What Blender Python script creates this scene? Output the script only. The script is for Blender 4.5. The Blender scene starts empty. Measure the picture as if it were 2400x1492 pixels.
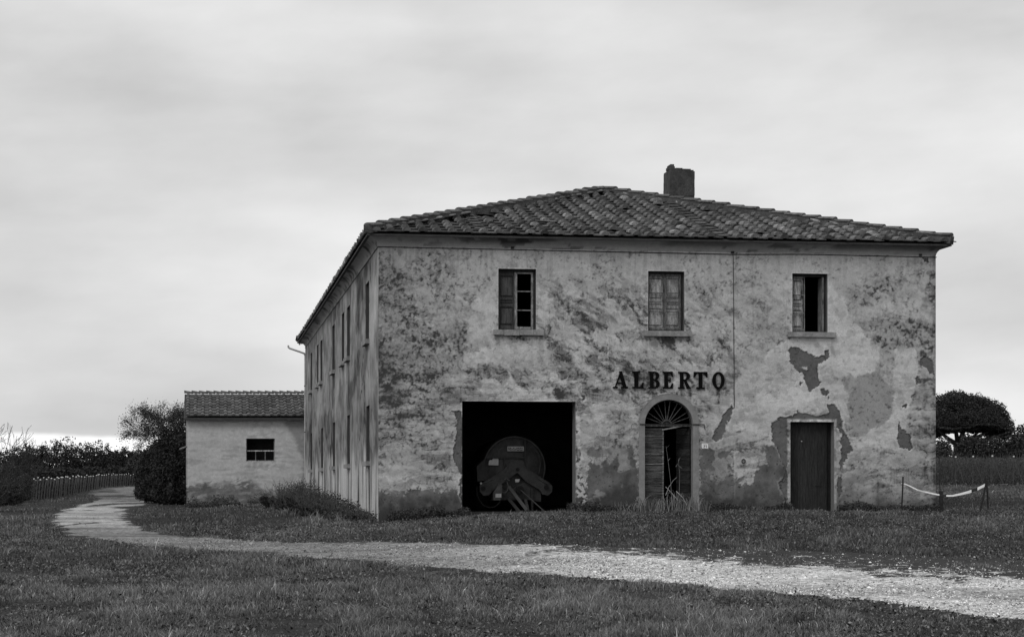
import bpy, math, random
import numpy as np
from mathutils import Matrix, Vector
random.seed(7); RNG = np.random.default_rng(11)
C = bpy.context.scene.collection
FPX, CX, HZ, ZC = 4300.0, 1200.0, 1135.0, 1.5      # focal length in photo pixels, optical axis, horizon row, eye height

# ------------------------------------------------------------------ noise
_T = RNG.random((256, 256))
def vnoise(x, y, seed=0):
    x = x + seed*17.37; y = y + seed*9.71
    xi = np.floor(x).astype(np.int64); yi = np.floor(y).astype(np.int64)
    fx = x-xi; fy = y-yi
    fx = fx*fx*(3-2*fx); fy = fy*fy*(3-2*fy)
    x0 = xi & 255; x1 = (xi+1) & 255; y0 = yi & 255; y1 = (yi+1) & 255
    return (_T[x0, y0]*(1-fx)+_T[x1, y0]*fx)*(1-fy)+(_T[x0, y1]*(1-fx)+_T[x1, y1]*fx)*fy
def fbm(x, y, oct=4, seed=0, gain=.5):
    s = 0; a = 1; t = 0
    for i in range(oct):
        c, q = math.cos(.5+i*1.1), math.sin(.5+i*1.1)
        s = s+a*vnoise((x*c-y*q)*2**i, (x*q+y*c)*2**i, seed+i*3.1); t += a; a *= gain
    return s/t
def sst(a, b, x):
    t = np.clip((x-a)/(b-a), 0, 1); return t*t*(3-2*t)
def in_poly(px, py, poly):
    r = np.zeros(np.shape(px), bool); n = len(poly)
    for i in range(n):
        x0, y0 = poly[i]; x1, y1 = poly[(i+1) % n]
        if y0 == y1: continue
        c = ((y0 > py) != (y1 > py)) & (px < (x1-x0)*(py-y0)/(y1-y0)+x0)
        r ^= c
    return r
def poly_sd(px, py, poly):
    d = np.full(np.shape(px), 1e9); n = len(poly)
    for i in range(n):
        x0, y0 = poly[i]; x1, y1 = poly[(i+1) % n]
        dx, dy = x1-x0, y1-y0; L = dx*dx+dy*dy+1e-12
        t = np.clip(((px-x0)*dx+(py-y0)*dy)/L, 0, 1)
        d = np.minimum(d, np.hypot(px-x0-t*dx, py-y0-t*dy))
    return np.where(in_poly(px, py, poly), d, -d)

# ------------------------------------------------------------------ terrain
GLY = [-60, 0, 18, 24, 34, 46, 60, 82, 110, 150, 200, 400, 900]
GLZ = [0, 0, 0, .10, .25, .36, .41, .46, .62, 1.0, 1.42, 1.45, 1.45]
GRY = [-60, 0, 18, 24, 34, 46, 60, 75, 90, 120, 400, 900]
GRZ = [0, 0, 0, .17, .47, .80, 1.0, 1.25, 1.44, 1.5, 1.5, 1.5]
def terrain(X, Y):
    X = np.asarray(X, float); Y = np.asarray(Y, float)
    def prof(py, pz):
        s = 0
        for o, w in ((-2, .25), (0, .5), (2, .25)): s = s+w*np.interp(Y+o, py, pz)
        return s
    t = X/np.maximum(Y, 8)
    b = sst(-.20, .05, t)
    z = prof(GLY, GLZ)*(1-b)+prof(GRY, GRZ)*b
    z = z+.07*(fbm(X*.22, Y*.15, 2, 5)-.5)*sst(14, 22, Y)*(1-sst(95, 110, Y))
    return z
def unproject(px, py):
    """where the line of sight through a photo pixel meets the ground"""
    t = (px-CX)/FPX; s = (HZ-py)/FPX
    Ys = np.concatenate([np.linspace(12, 60, 481), np.linspace(60.2, 260, 800)])
    zr = ZC+s*Ys; zt = terrain(t*Ys, Ys)
    k = np.argmax(zr < zt) if np.any(zr < zt) else len(Ys)-1
    return t*Ys[k], Ys[k]
def at(px, py, Y):
    return Vector(((px-CX)/FPX*Y, Y, ZC+(HZ-py)/FPX*Y))

# ------------------------------------------------------------------ object helpers
def link(o, parent=None):
    C.objects.link(o)
    if parent is not None:
        o.parent = parent
    return o
def tag(o, label=None, cat=None, group=None, kind=None):
    if label: o['label'] = label
    if cat: o['category'] = cat
    if group: o['group'] = group
    if kind: o['kind'] = kind
    return o
def empty(name, loc=(0, 0, 0), rz=0, parent=None, label=None, cat=None, group=None):
    o = bpy.data.objects.new(name, None); o.empty_display_size = .3
    link(o, parent); o.location = loc; o.rotation_euler = (0, 0, rz)
    return tag(o, label, cat, group)
def np_mesh(name, V, faces, mat, parent=None, tone=None, smooth=False, loops=None, sizes=None, origin=None, extra=None):
    """V (n,3); faces either (m,k) array or (loops,sizes)."""
    me = bpy.data.meshes.new(name)
    V = np.asarray(V, np.float32)
    if origin is not None: V = V-np.asarray(origin, np.float32)
    if faces is not None:
        F = np.asarray(faces, np.int32); loops = F.ravel(); sizes = np.full(len(F), F.shape[1], np.int32)
    else:
        loops = np.asarray(loops, np.int32); sizes = np.asarray(sizes, np.int32)
    me.vertices.add(len(V)); me.vertices.foreach_set('co', V.ravel())
    me.loops.add(len(loops)); me.loops.foreach_set('vertex_index', loops)
    me.polygons.add(len(sizes))
    st = np.zeros(len(sizes), np.int32); st[1:] = np.cumsum(sizes)[:-1]
    me.polygons.foreach_set('loop_start', st)
    try: me.polygons.foreach_set('loop_total', sizes)
    except Exception: pass
    me.update(calc_edges=True)
    me.polygons.foreach_set('use_smooth', np.full(len(sizes), smooth, bool))
    if tone is not None:
        a = me.attributes.new('tone', 'FLOAT', 'POINT'); a.data.foreach_set('value', np.asarray(tone, np.float32))
    for k, v in (extra or {}).items():
        a = me.attributes.new(k, 'FLOAT', 'POINT'); a.data.foreach_set('value', np.asarray(v, np.float32))
    for m in (mat if isinstance(mat, (list, tuple)) else [mat]): me.materials.append(m)
    o = bpy.data.objects.new(name, me); link(o, parent)
    if origin is not None and parent is None: o.location = origin
    return o
class MB:
    """collects boxes, prisms and tubes and links them as ONE mesh object"""
    def __init__(s): s.v = []; s.f = []; s.t = []; s.m = []; s.tone = .5; s.mi = 0
    def add(s, vs, fs):
        b = len(s.v); s.v += [tuple(p) for p in vs]; s.t += [s.tone]*len(vs)
        s.f += [[i+b for i in f] for f in fs]; s.m += [s.mi]*len(fs)
    def box(s, x0, x1, y0, y1, z0, z1, M=None):
        p = [(x, y, z) for z in (z0, z1) for x, y in ((x0, y0), (x1, y0), (x1, y1), (x0, y1))]
        if M is not None: p = [M(*q) for q in p]
        s.add(p, [(0, 3, 2, 1), (4, 5, 6, 7), (0, 1, 5, 4), (1, 2, 6, 5), (2, 3, 7, 6), (3, 0, 4, 7)])
    def prism(s, poly, y0, y1, M=None):
        """poly in (x,z), extruded along y"""
        n = len(poly)
        p = [(x, y0, z) for x, z in poly]+[(x, y1, z) for x, z in poly]
        if M is not None: p = [M(*q) for q in p]
        s.add(p, [list(range(n)), list(range(2*n-1, n-1, -1))]+[(i, i+n, (i+1) % n+n, (i+1) % n) for i in range(n)])
    def strip(s, pa, pb, y0, y1, M=None, closed=False):
        """ring/stroke between two poly lines pa, pb in (x,z), as thick quads"""
        n = len(pa); m = n if closed else n-1
        p = [(x, y0, z) for x, z in pa]+[(x, y0, z) for x, z in pb]+[(x, y1, z) for x, z in pa]+[(x, y1, z) for x, z in pb]
        if M is not None: p = [M(*q) for q in p]
        f = []
        for i in range(m):
            j = (i+1) % n
            f += [(i, j, n+j, n+i), (2*n+i, 3*n+i, 3*n+j, 2*n+j), (i, 2*n+i, 2*n+j, j), (n+i, n+j, 3*n+j, 3*n+i)]
        if not closed:
            f += [(0, n, 3*n, 2*n), (n-1, 3*n-1, 4*n-1, 2*n-1)]
        s.add(p, f)
    def tube(s, pts, r, k=6, cap=True):
        pts = [Vector(p) for p in pts]; n = len(pts)
        rs = r if isinstance(r, (list, tuple)) else [r]*n
        vs = []; prev = None
        for i, p in enumerate(pts):
            d = (pts[min(i+1, n-1)]-pts[max(i-1, 0)])
            d = d.normalized() if d.length > 1e-9 else Vector((0, 0, 1))
            if prev is None:
                a = d.orthogonal().normalized()
            else:
                a = (prev-d*prev.dot(d)); a = a.normalized() if a.length > 1e-6 else d.orthogonal().normalized()
            prev = a; b = d.cross(a)
            for j in range(k):
                t = 2*math.pi*j/k; vs.append(p+(a*math.cos(t)+b*math.sin(t))*rs[i])
        fs = [(i*k+j, i*k+(j+1) % k, (i+1)*k+(j+1) % k, (i+1)*k+j) for i in range(n-1) for j in range(k)]
        if cap: fs += [list(range(k-1, -1, -1)), [(n-1)*k+j for j in range(k)]]
        s.add(vs, fs)
    def disc(s, c, r, y0, y1, k=20, M=None, sx=1):
        s.prism([(c[0]+sx*r*math.cos(2*math.pi*i/k), c[1]+r*math.sin(2*math.pi*i/k)) for i in range(k)], y0, y1, M)
    def build(s, name, mat, parent=None, smooth=False, origin=None):
        o = np_mesh(name, np.array(s.v), None, mat, parent, np.array(s.t), smooth,
                    np.array([i for f in s.f for i in f]), np.array([len(f) for f in s.f]), origin)
        if any(s.m): o.data.polygons.foreach_set('material_index', np.array(s.m, np.int32))
        return o
def jit(a): return random.uniform(-a, a)

# ------------------------------------------------------------------ materials (a black and white place: every colour is a grey)
def new_mat(name):
    m = bpy.data.materials.new(name); m.use_nodes = True; nt = m.node_tree
    return m, nt, nt.nodes['Principled BSDF']
def N(nt, t, **k):
    n = nt.nodes.new(t)
    for a, v in k.items():
        if a.startswith('i_'): n.inputs[a[2:].replace('_', ' ')].default_value = v
        else: setattr(n, a, v)
    return n
def coords(nt, scale=(1, 1, 1)):
    tc = N(nt, 'ShaderNodeTexCoord'); mp = N(nt, 'ShaderNodeMapping'); mp.inputs['Scale'].default_value = scale
    nt.links.new(tc.outputs['Object'], mp.inputs['Vector']); return mp.outputs['Vector']
def noise(nt, vec, scale, detail=4, rough=.6, lo=.3, hi=.7, a=0., b=1.):
    n = N(nt, 'ShaderNodeTexNoise'); n.inputs['Scale'].default_value = scale; n.inputs['Detail'].default_value = detail
    n.inputs['Roughness'].default_value = rough; nt.links.new(vec, n.inputs['Vector'])
    r = N(nt, 'ShaderNodeMapRange'); r.inputs[1].default_value = lo; r.inputs[2].default_value = hi
    r.inputs[3].default_value = a; r.inputs[4].default_value = b; nt.links.new(n.outputs['Fac'], r.inputs[0])
    return r.outputs[0]
def mth(nt, op, a, b=None, clamp=False):
    n = N(nt, 'ShaderNodeMath', operation=op); n.use_clamp = clamp
    for i, x in enumerate((a, b)):
        if x is None: continue
        if isinstance(x, (int, float)): n.inputs[i].default_value = x
        else: nt.links.new(x, n.inputs[i])
    return n.outputs[0]
def set_grey(nt, bs, val):
    nt.links.new(val, bs.inputs['Base Color'])
def bump(nt, bs, h, dist=.01, strength=.6):
    b = N(nt, 'ShaderNodeBump'); b.inputs['Distance'].default_value = dist; b.inputs['Strength'].default_value = strength
    nt.links.new(h, b.inputs['Height']); nt.links.new(b.outputs[0], bs.inputs['Normal'])
def simple(name, base, var=.3, scale=8, rough=.85, stretch=(1, 1, 1), bd=.004, metal=0, detail=5, tone=False, spec=.3):
    m, nt, bs = new_mat(name); v = coords(nt, stretch)
    n = noise(nt, v, scale, detail, .65, .3, .7, 1-var, 1+var)
    n2 = noise(nt, v, scale*5.3, 3, .6, .3, .7, 1-var*.6, 1+var*.6)
    val = mth(nt, 'MULTIPLY', mth(nt, 'MULTIPLY', n, n2), base)
    if tone:
        at_ = N(nt, 'ShaderNodeAttribute', attribute_name='tone')
        val = mth(nt, 'MULTIPLY', val, mth(nt, 'MULTIPLY', at_.outputs['Fac'], 2.0))
    set_grey(nt, bs, val); bs.inputs['Roughness'].default_value = rough; bs.inputs['Metallic'].default_value = metal
    bs.inputs['Specular IOR Level'].default_value = spec
    if bd: bump(nt, bs, n2, bd)
    return m
M = {}
def mat_plaster(name, stretch=(1, 1, 1)):
    m, nt, bs = new_mat(name); v = coords(nt, stretch)
    a = N(nt, 'ShaderNodeAttribute', attribute_name='tone').outputs['Fac']
    f1 = noise(nt, v, 9, 6, .7, .3, .7, .88, 1.12); f2 = noise(nt, v, 55, 5, .75, .3, .7, .74, 1.24)
    set_grey(nt, bs, mth(nt, 'MULTIPLY', mth(nt, 'MULTIPLY', a, f1), f2))
    bs.inputs['Roughness'].default_value = .95; bs.inputs['Specular IOR Level'].default_value = .15
    h = mth(nt, 'ADD', mth(nt, 'MULTIPLY', a, 1.5), mth(nt, 'ADD', mth(nt, 'MULTIPLY', f2, .6), f1))
    bump(nt, bs, h, .012, .7)
    return m
M['plaster'] = mat_plaster('plaster')
M['tile'] = simple('terracotta_tile', .115, .55, 7, .9, tone=True, bd=.006)
M['mortar'] = simple('ridge_mortar', .075, .4, 6, .95, bd=.01)
M['deck'] = simple('roof_deck', .05, .3, 4)
M['stone'] = simple('sill_stone', .27, .35, 6, .9, bd=.006)
M['surround'] = simple('surround_stone', .24, .18, 5, .9, bd=.003)
M['brick'] = simple('chimney_render', .058, .5, 5, .95, bd=.012)
M['wood_dark'] = simple('weathered_dark_wood', .035, .6, 5, .85, (6, 6, .7), .004, tone=True)
M['wood_grey'] = simple('weathered_grey_wood', .17, .75, 4, .85, (4, 4, 1.1), .004, tone=True)
M['plank'] = simple('plank_wood', .075, .9, 4, .85, (.8, .8, 9), .006, tone=True)
M['interior'] = simple('shade_dark_interior', .035, .3, 3)  # near-black colour stands for the shade inside the rooms
M['iron'] = simple('black_iron', .018, .3, 9, .6)
M['sign'] = simple('black_sign_paint', .006, .4, 12, .8, bd=.001, spec=.05)
M['white'] = simple('white_enamel', .8, .12, 12, .5, bd=0)
M['pipe'] = simple('painted_pipe', .42, .15, 5, .5, (1, 1, .4), bd=0)
M['steel'] = simple('machine_paint', .027, .5, 5, .6, bd=.003, tone=True)
M['paper'] = simple('paper_label', .38, .2, 18, .8, bd=0)
M['rubber'] = simple('rubber', .008, .3, 8, .8)
M['bark'] = simple('bark', .055, .5, 6, .95, (3, 3, .6), .02)
M['twig'] = simple('twig', .09, .3, 6, .9, bd=0)
M['leaf_dark'] = simple('leaf_dark', .032, .3, 3, .8, bd=0, tone=True)
M['leaf'] = simple('leaf', .06, .3, 3, .75, bd=0, tone=True)
M['vine'] = simple('vine_leaf', .10, .35, 4, .8, bd=0, tone=True)
M['grass'] = simple('grass_blade', .125, .25, 1.2, .7, bd=0, tone=True, spec=.25)
M['dry'] = simple('dry_grass', .22, .25, 2, .8, bd=0, tone=True)
M['post'] = simple('post_wood', .075, .4, 6, .9, (4, 4, .6))
M['tip'] = simple('pale_tip', .7, .15, 8, .6, bd=0)
M['stake'] = simple('dark_stake', .022, .3, 6, .8)
def mat_glass():
    m, nt, bs = new_mat('old_glass')
    nt.nodes.remove(bs)
    tr = N(nt, 'ShaderNodeBsdfTransparent'); tr.inputs[0].default_value = (.97, .97, .97, 1)
    gl = N(nt, 'ShaderNodeBsdfGlossy'); gl.inputs['Roughness'].default_value = .04
    v = coords(nt); d = noise(nt, v, 7, 4, .6, .3, .7, .01, .03)
    mx = N(nt, 'ShaderNodeMixShader'); nt.links.new(d, mx.inputs[0])
    nt.links.new(tr.outputs[0], mx.inputs[1]); nt.links.new(gl.outputs[0], mx.inputs[2])
    nt.links.new(mx.outputs[0], nt.nodes['Material Output'].inputs[0]); return m
M['glass'] = mat_glass()
def mat_ground():
    m, nt, bs = new_mat('meadow_soil'); v = coords(nt)
    a = noise(nt, v, .25, 4, .6, .3, .7, .75, 1.3); b = noise(nt, v, 2.2, 5, .7, .3, .7, .6, 1.5); c = noise(nt, v, 22, 3, .7, .3, .7, .5, 1.6)
    set_grey(nt, bs, mth(nt, 'MULTIPLY', mth(nt, 'MULTIPLY', a, b), mth(nt, 'MULTIPLY', c, .042)))
    bs.inputs['Roughness'].default_value = 1; bs.inputs['Specular IOR Level'].default_value = .1
    bump(nt, bs, c, .04, .8); return m
M['ground'] = mat_ground()
def mat_road():
    """gravel track: attribute cover = how complete the gravel is, tone = how pale it is"""
    m, nt, bs = new_mat('gravel_track'); v = coords(nt)
    cov = N(nt, 'ShaderNodeAttribute', attribute_name='cover').outputs['Fac']
    tone = N(nt, 'ShaderNodeAttribute', attribute_name='tone').outputs['Fac']
    n = noise(nt, coords(nt, (1, .8, 1)), 3.6, 9, .78, .25, .75, 0, 1)
    k = mth(nt, 'ADD', mth(nt, 'MULTIPLY', n, .9), cov)
    r = N(nt, 'ShaderNodeMapRange'); r.inputs[1].default_value = .92; r.inputs[2].default_value = 1.02; nt.links.new(k, r.inputs[0])
    vo = N(nt, 'ShaderNodeTexVoronoi'); vo.inputs['Scale'].default_value = 17; nt.links.new(v, vo.inputs['Vector'])
    bw = N(nt, 'ShaderNodeRGBToBW'); nt.links.new(vo.outputs['Color'], bw.inputs[0])
    peb = mth(nt, 'ADD', mth(nt, 'MULTIPLY', bw.outputs[0], 1.1), .45)
    g2 = noise(nt, v, 1.1, 6, .7, .3, .7, .68, 1.28); g3 = noise(nt, v, 7, 5, .8, .35, .65, .5, 1.4)
    gr = mth(nt, 'MULTIPLY', mth(nt, 'MULTIPLY', tone, peb), mth(nt, 'MULTIPLY', g2, g3))
    so = noise(nt, v, 6, 4, .7, .3, .7, .02, .06)
    mx = N(nt, 'ShaderNodeMix'); mx.data_type = 'FLOAT'
    nt.links.new(r.outputs[0], mx.inputs[0]); nt.links.new(so, mx.inputs[2]); nt.links.new(gr, mx.inputs[3])
    set_grey(nt, bs, mx.outputs[0]); bs.inputs['Roughness'].default_value = .95; bs.inputs['Specular IOR Level'].default_value = .2
    h = mth(nt, 'ADD', vo.outputs['Distance'], g3)
    bump(nt, bs, h, .02, .8); return m
M['road'] = mat_road()
M['pebble'] = simple('pebble', .5, .2, 6, .9, bd=0, tone=True)

# ------------------------------------------------------------------ world, sun, camera
SUN_EL, SUN_AZ = math.radians(48), math.radians(215)      # azimuth clockwise from +Y: behind the camera, to its left
def world():
    w = bpy.data.worlds.new('World'); bpy.context.scene.world = w; w.use_nodes = True; nt = w.node_tree
    bg = nt.nodes['Background']
    sky = N(nt, 'ShaderNodeTexSky'); sky.sky_type = 'NISHITA'; sky.sun_disc = False
    sky.sun_elevation = SUN_EL; sky.sun_rotation = SUN_AZ
    bw = N(nt, 'ShaderNodeRGBToBW'); nt.links.new(sky.outputs[0], bw.inputs[0])
    tc = N(nt, 'ShaderNodeTexCoord'); sp = N(nt, 'ShaderNodeSeparateXYZ'); nt.links.new(tc.outputs['Generated'], sp.inputs[0])
    x, y, z = sp.outputs
    az = mth(nt, 'ARCTAN2', x, y); el = z
    def field(sx, sz, tilt, off, scale=1, detail=4, rough=.5):
        cb = N(nt, 'ShaderNodeCombineXYZ')
        nt.links.new(mth(nt, 'MULTIPLY', az, sx), cb.inputs[0])
        nt.links.new(mth(nt, 'MULTIPLY', mth(nt, 'ADD', el, mth(nt, 'MULTIPLY', az, tilt)), sz), cb.inputs[1])
        cb.inputs[2].default_value = off
        n = N(nt, 'ShaderNodeTexNoise'); n.inputs['Scale'].default_value = scale; n.inputs['Detail'].default_value = detail
        n.inputs['Roughness'].default_value = rough; nt.links.new(cb.outputs[0], n.inputs['Vector']); return n.outputs['Fac']
    def mr(v, a, b, c, d, smooth=False):
        r = N(nt, 'ShaderNodeMapRange')
        if smooth: r.interpolation_type = 'SMOOTHSTEP'
        for i, q in zip((1, 2, 3, 4), (a, b, c, d)): r.inputs[i].default_value = q
        nt.links.new(v, r.inputs[0]); return r.outputs[0]
    big = mr(field(3.2, 13, .10, 3.3, 1, 3, .45), .3, .7, -.15, .12)
    mid = mr(field(11, 24, -.10, 7.1, 1, 5, .55), .3, .7, -.05, .05)
    fine = mr(field(16, 130, -.04, 1.7, 1, 3, .5), .3, .7, -.008, .008)
    base = mr(el, 0, .30, .765, .72)
    v = mth(nt, 'ADD', mth(nt, 'ADD', base, big), mth(nt, 'ADD', mid, fine))
    # paler cloud above the middle of the horizon, greyer bank low on the left, bright break under it
    # brightness of the middle: gaussian in azimuth and elevation
    ga = mth(nt, 'POWER', 2.718, mth(nt, 'MULTIPLY', mth(nt, 'POWER', mth(nt, 'MULTIPLY', mth(nt, 'SUBTRACT', az, .05), 5.0), 2), -1))
    ge = mth(nt, 'POWER', 2.718, mth(nt, 'MULTIPLY', mth(nt, 'POWER', mth(nt, 'MULTIPLY', mth(nt, 'SUBTRACT', el, .165), 14.0), 2), -1))
    v = mth(nt, 'ADD', v, mth(nt, 'MULTIPLY', mth(nt, 'MULTIPLY', ga, ge), .11))
    lft = mr(az, -.08, -.17, 0, 1, True)
    bank = mth(nt, 'MULTIPLY', mth(nt, 'MULTIPLY', mr(el, .018, .03, 0, 1, True), mr(el, .19, .05, 0, 1, True)), lft)
    v = mth(nt, 'SUBTRACT', v, mth(nt, 'MULTIPLY', bank, .11))
    wob = mth(nt, 'ADD', el, mr(field(14, 20, 0, 9.2, 1, 4, .6), .3, .7, -.002, .002))
    strip = mth(nt, 'MULTIPLY', mr(wob, .0285, .0255, 0, 1, True), lft)
    v = mth(nt, 'ADD', v, mth(nt, 'MULTIPLY', strip, .36))
    dn = mr(el, -.02, 0, .12, 1)
    v = mth(nt, 'MULTIPLY', v, dn)
    v = mth(nt, 'ADD', mth(nt, 'MULTIPLY', v, .93), mth(nt, 'MULTIPLY', bw.outputs[0], .008))
    nt.links.new(v, bg.inputs['Color']); bg.inputs['Strength'].default_value = 1.0
world()
sl = bpy.data.lights.new('sun', 'SUN'); sl.energy = 1.1; sl.angle = math.radians(25); sl.color = (1, 1, 1)
so = bpy.data.objects.new('sun', sl); link(so)
dv = Vector((math.sin(SUN_AZ)*math.cos(SUN_EL), math.cos(SUN_AZ)*math.cos(SUN_EL), math.sin(SUN_EL)))
so.rotation_euler = dv.to_track_quat('Z', 'Y').to_euler(); so.location = (-20, -20, 40)
cam = bpy.data.cameras.new('camera'); co = bpy.data.objects.new('camera', cam); link(co)
co.location = (0, 0, ZC); co.rotation_euler = (math.pi/2, 0, 0)
cam.sensor_fit = 'HORIZONTAL'; cam.sensor_width = 36; cam.lens = 36*FPX/2400; cam.shift_y = (HZ-746)/2400
cam.clip_end = 3000; cam.clip_start = .1
sc = bpy.context.scene; sc.camera = co
sc.view_settings.view_transform = 'Standard'; sc.view_settings.look = 'None'; sc.view_settings.exposure = 0; sc.view_settings.gamma = 1
sc.render.resolution_x = 1024; sc.render.resolution_y = 636
# ------------------------------------------------------------------ the farmhouse's own frame
A0 = np.array([-3.363, 46.2]); EU = np.array([.9907, .1361]); EV = np.array([-.1642, .9864]); W = 14.63; L = 34.7
HROT = math.atan2(EU[1], EU[0])
def H(u, v, z): return (A0[0]+u*EU[0]+v*EV[0], A0[1]+u*EU[1]+v*EV[1], z)
def Hn(u, v, z): return np.stack([A0[0]+u*EU[0]+v*EV[0], A0[1]+u*EU[1]+v*EV[1], z+0*u], -1)
def fu(px, v=0):
    t = (px-CX)/FPX; ax, ay = A0+v*EV
    return (t*ay-ax)/(EU[0]-t*EU[1])
def fz(px, py, v=0):
    u = fu(px, v); Y = A0[1]+v*EV[1]+u*EU[1]
    return ZC+(HZ-py)/FPX*Y
def sv(px):                                     # the same for the long side wall (u = 0)
    t = (px-CX)/FPX
    return (t*A0[1]-A0[0])/(EV[0]-t*EV[1])
def sz(px, py): return ZC+(HZ-py)/FPX*(A0[1]+sv(px)*EV[1])
def uv_of(X, Y):
    dx = X-A0[0]; dy = Y-A0[1]; det = EU[0]*EV[1]-EU[1]*EV[0]
    return (dx*EV[1]-dy*EV[0])/det, (EU[0]*dy-EU[1]*dx)/det

# ------------------------------------------------------------------ ground and track
def build_ground():
    xs = np.concatenate([-np.geomspace(700, 36, 26), np.arange(-35, 35.1, .5), np.geomspace(36, 700, 26)])
    ys = np.concatenate([np.linspace(-60, 10, 15), np.arange(11, 120, .5), np.arange(120, 260, 3.), np.geomspace(262, 1500, 20)])
    X, Y = np.meshgrid(xs, ys); Z = terrain(X, Y)
    V = np.stack([X, Y, Z], -1).reshape(-1, 3); nx = len(xs)
    i, j = np.meshgrid(np.arange(nx-1), np.arange(len(ys)-1)); a = (j*nx+i).ravel()
    o = np_mesh('ground', V, np.stack([a, a+1, a+nx+1, a+nx], -1), M['ground'], smooth=True)
    tag(o, kind='structure')
build_ground()
NEAR = [(2640, 1486), (2400, 1456), (2200, 1430), (2000, 1406), (1800, 1392), (1600, 1374), (1400, 1362), (1200, 1348), (1000, 1331),
        (850, 1319), (700, 1306), (560, 1298), (450, 1290), (330, 1279), (250, 1268), (175, 1256), (150, 1242), (125, 1226), (122, 1208),
        (150, 1194), (185, 1184), (232, 1172), (230, 1164), (205, 1156), (215, 1147), (262, 1141)]
FAR = [(345, 1140), (365, 1146), (352, 1156), (345, 1163), (352, 1174), (345, 1182), (312, 1192), (298, 1206), (300, 1220), (322, 1238), (380, 1252), (450, 1260), (560, 1268),
       (700, 1273), (850, 1272), (1000, 1273), (1150, 1277), (1300, 1280), (1500, 1284), (1700, 1288), (1900, 1294), (2100, 1303), (2400, 1312), (2640, 1322)]
POLY = [unproject(*p) for p in NEAR+FAR]
BRIGHT = [unproject(*p) for p in [(2640, 1490), (2400, 1458), (2000, 1406), (1600, 1374), (1200, 1348), (1000, 1331), (850, 1319), (700, 1306), (560, 1298), (330, 1279),
          (175, 1256), (125, 1226), (125, 1205), (185, 1184), (232, 1171), (350, 1168), (345, 1182), (310, 1195), (298, 1206), (305, 1222), (330, 1240), (450, 1262), (700, 1277), (1000, 1283), (1200, 1301), (1400, 1315), (1600, 1329), (1800, 1348), (2000, 1360), (2400, 1376), (2640, 1385)]]
def road_sd(X, Y):
    out = np.full(X.shape, -9.)
    m = (Y > 13) & (Y < 215) & (X < 16) & (X > -60)
    if m.any():
        x, y = X[m], Y[m]; r = np.empty(len(x))
        for k in range(0, len(x), 200000):
            s = slice(k, k+200000); r[s] = poly_sd(x[s]+.7*(fbm(x[s]*1.6, y[s]*.9, 5, 31)-.5), y[s]+1.1*(fbm(x[s]*1.3, y[s]*.9, 5, 32)-.5), POLY)
        out[m] = r
    return out
def cover(X, Y):
    """0..1 how complete the gravel is"""
    a = sst(-.30, .35, road_sd(X, Y))
    b = sst(-1.6, .8, poly_sd(X, Y, BRIGHT)+1.6*(fbm(X*1.5, Y*.8, 4, 36)-.5))
    far = sst(100, 120, Y)
    bb = poly_sd(X, Y, BRIGHT); thin = .30*sst(-5, 0, bb)+.22
    cv = a*np.clip(thin+(1-thin)*b, 0, 1)*(1-.10*far)
    cv = np.maximum(cv, a*.78*sst(103, 112, Y))
    return cv*(1-.6*sst(.58, .64, fbm(X*.9, Y*.13, 5, 37))*sst(36, 46, Y))*(1-.35*sst(.57, .63, fbm(X*.8, Y*.5, 5, 38)))
def build_road():
    xs = np.arange(-46, 15, .16)
    ys = np.concatenate([np.arange(14, 60, .2), np.arange(60, 212, .8)])
    X, Y = np.meshgrid(xs, ys)
    sd = road_sd(X, Y); cv = cover(X, Y)
    Z = terrain(X, Y)+.030*sst(-.3, .15, sd)-.05*sst(.0, -.35, sd)+.012*(fbm(X*1.3, Y*1.3, 3, 8)-.5)
    keep = sd > -.35
    nx = len(xs); kk = keep[:-1, :-1] & keep[1:, :-1] & keep[:-1, 1:] & keep[1:, 1:]
    j, i = np.nonzero(kk); a = j*nx+i
    used = np.zeros(X.size, bool)
    F = np.stack([a, a+1, a+nx+1, a+nx], -1); used[F.ravel()] = True
    remap = np.cumsum(used)-1
    t = X/Y
    pale = .26+.36*sst(-.10, .10, t)*sst(48, 30, Y) if False else .27+.33*sst(-.09, .06, t)
    pale = np.where(t < -.09, .19+.09*fbm(X*.6, Y*.3, 3, 47), pale)
    pale = .25+.36*sst(-.10, .07, t)+.22*sst(-.17, -.215, t)*sst(44, 52, Y)*sst(100, 84, Y)-.05*sst(95, 110, Y)
    pale = pale*(1-.35*sst(.56, .62, fbm(X*.35, Y*.6, 4, 48)))
    pale = pale*(.85+.3*fbm(X*.5, Y*.35, 3, 44))
    o = np_mesh('gravel_road', np.stack([X, Y, Z], -1).reshape(-1, 3)[used], remap[F], M['road'], smooth=True,
                tone=pale.ravel()[used], extra={'cover': cv.ravel()[used]})
    tag(o, kind='structure')
build_road()
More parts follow.
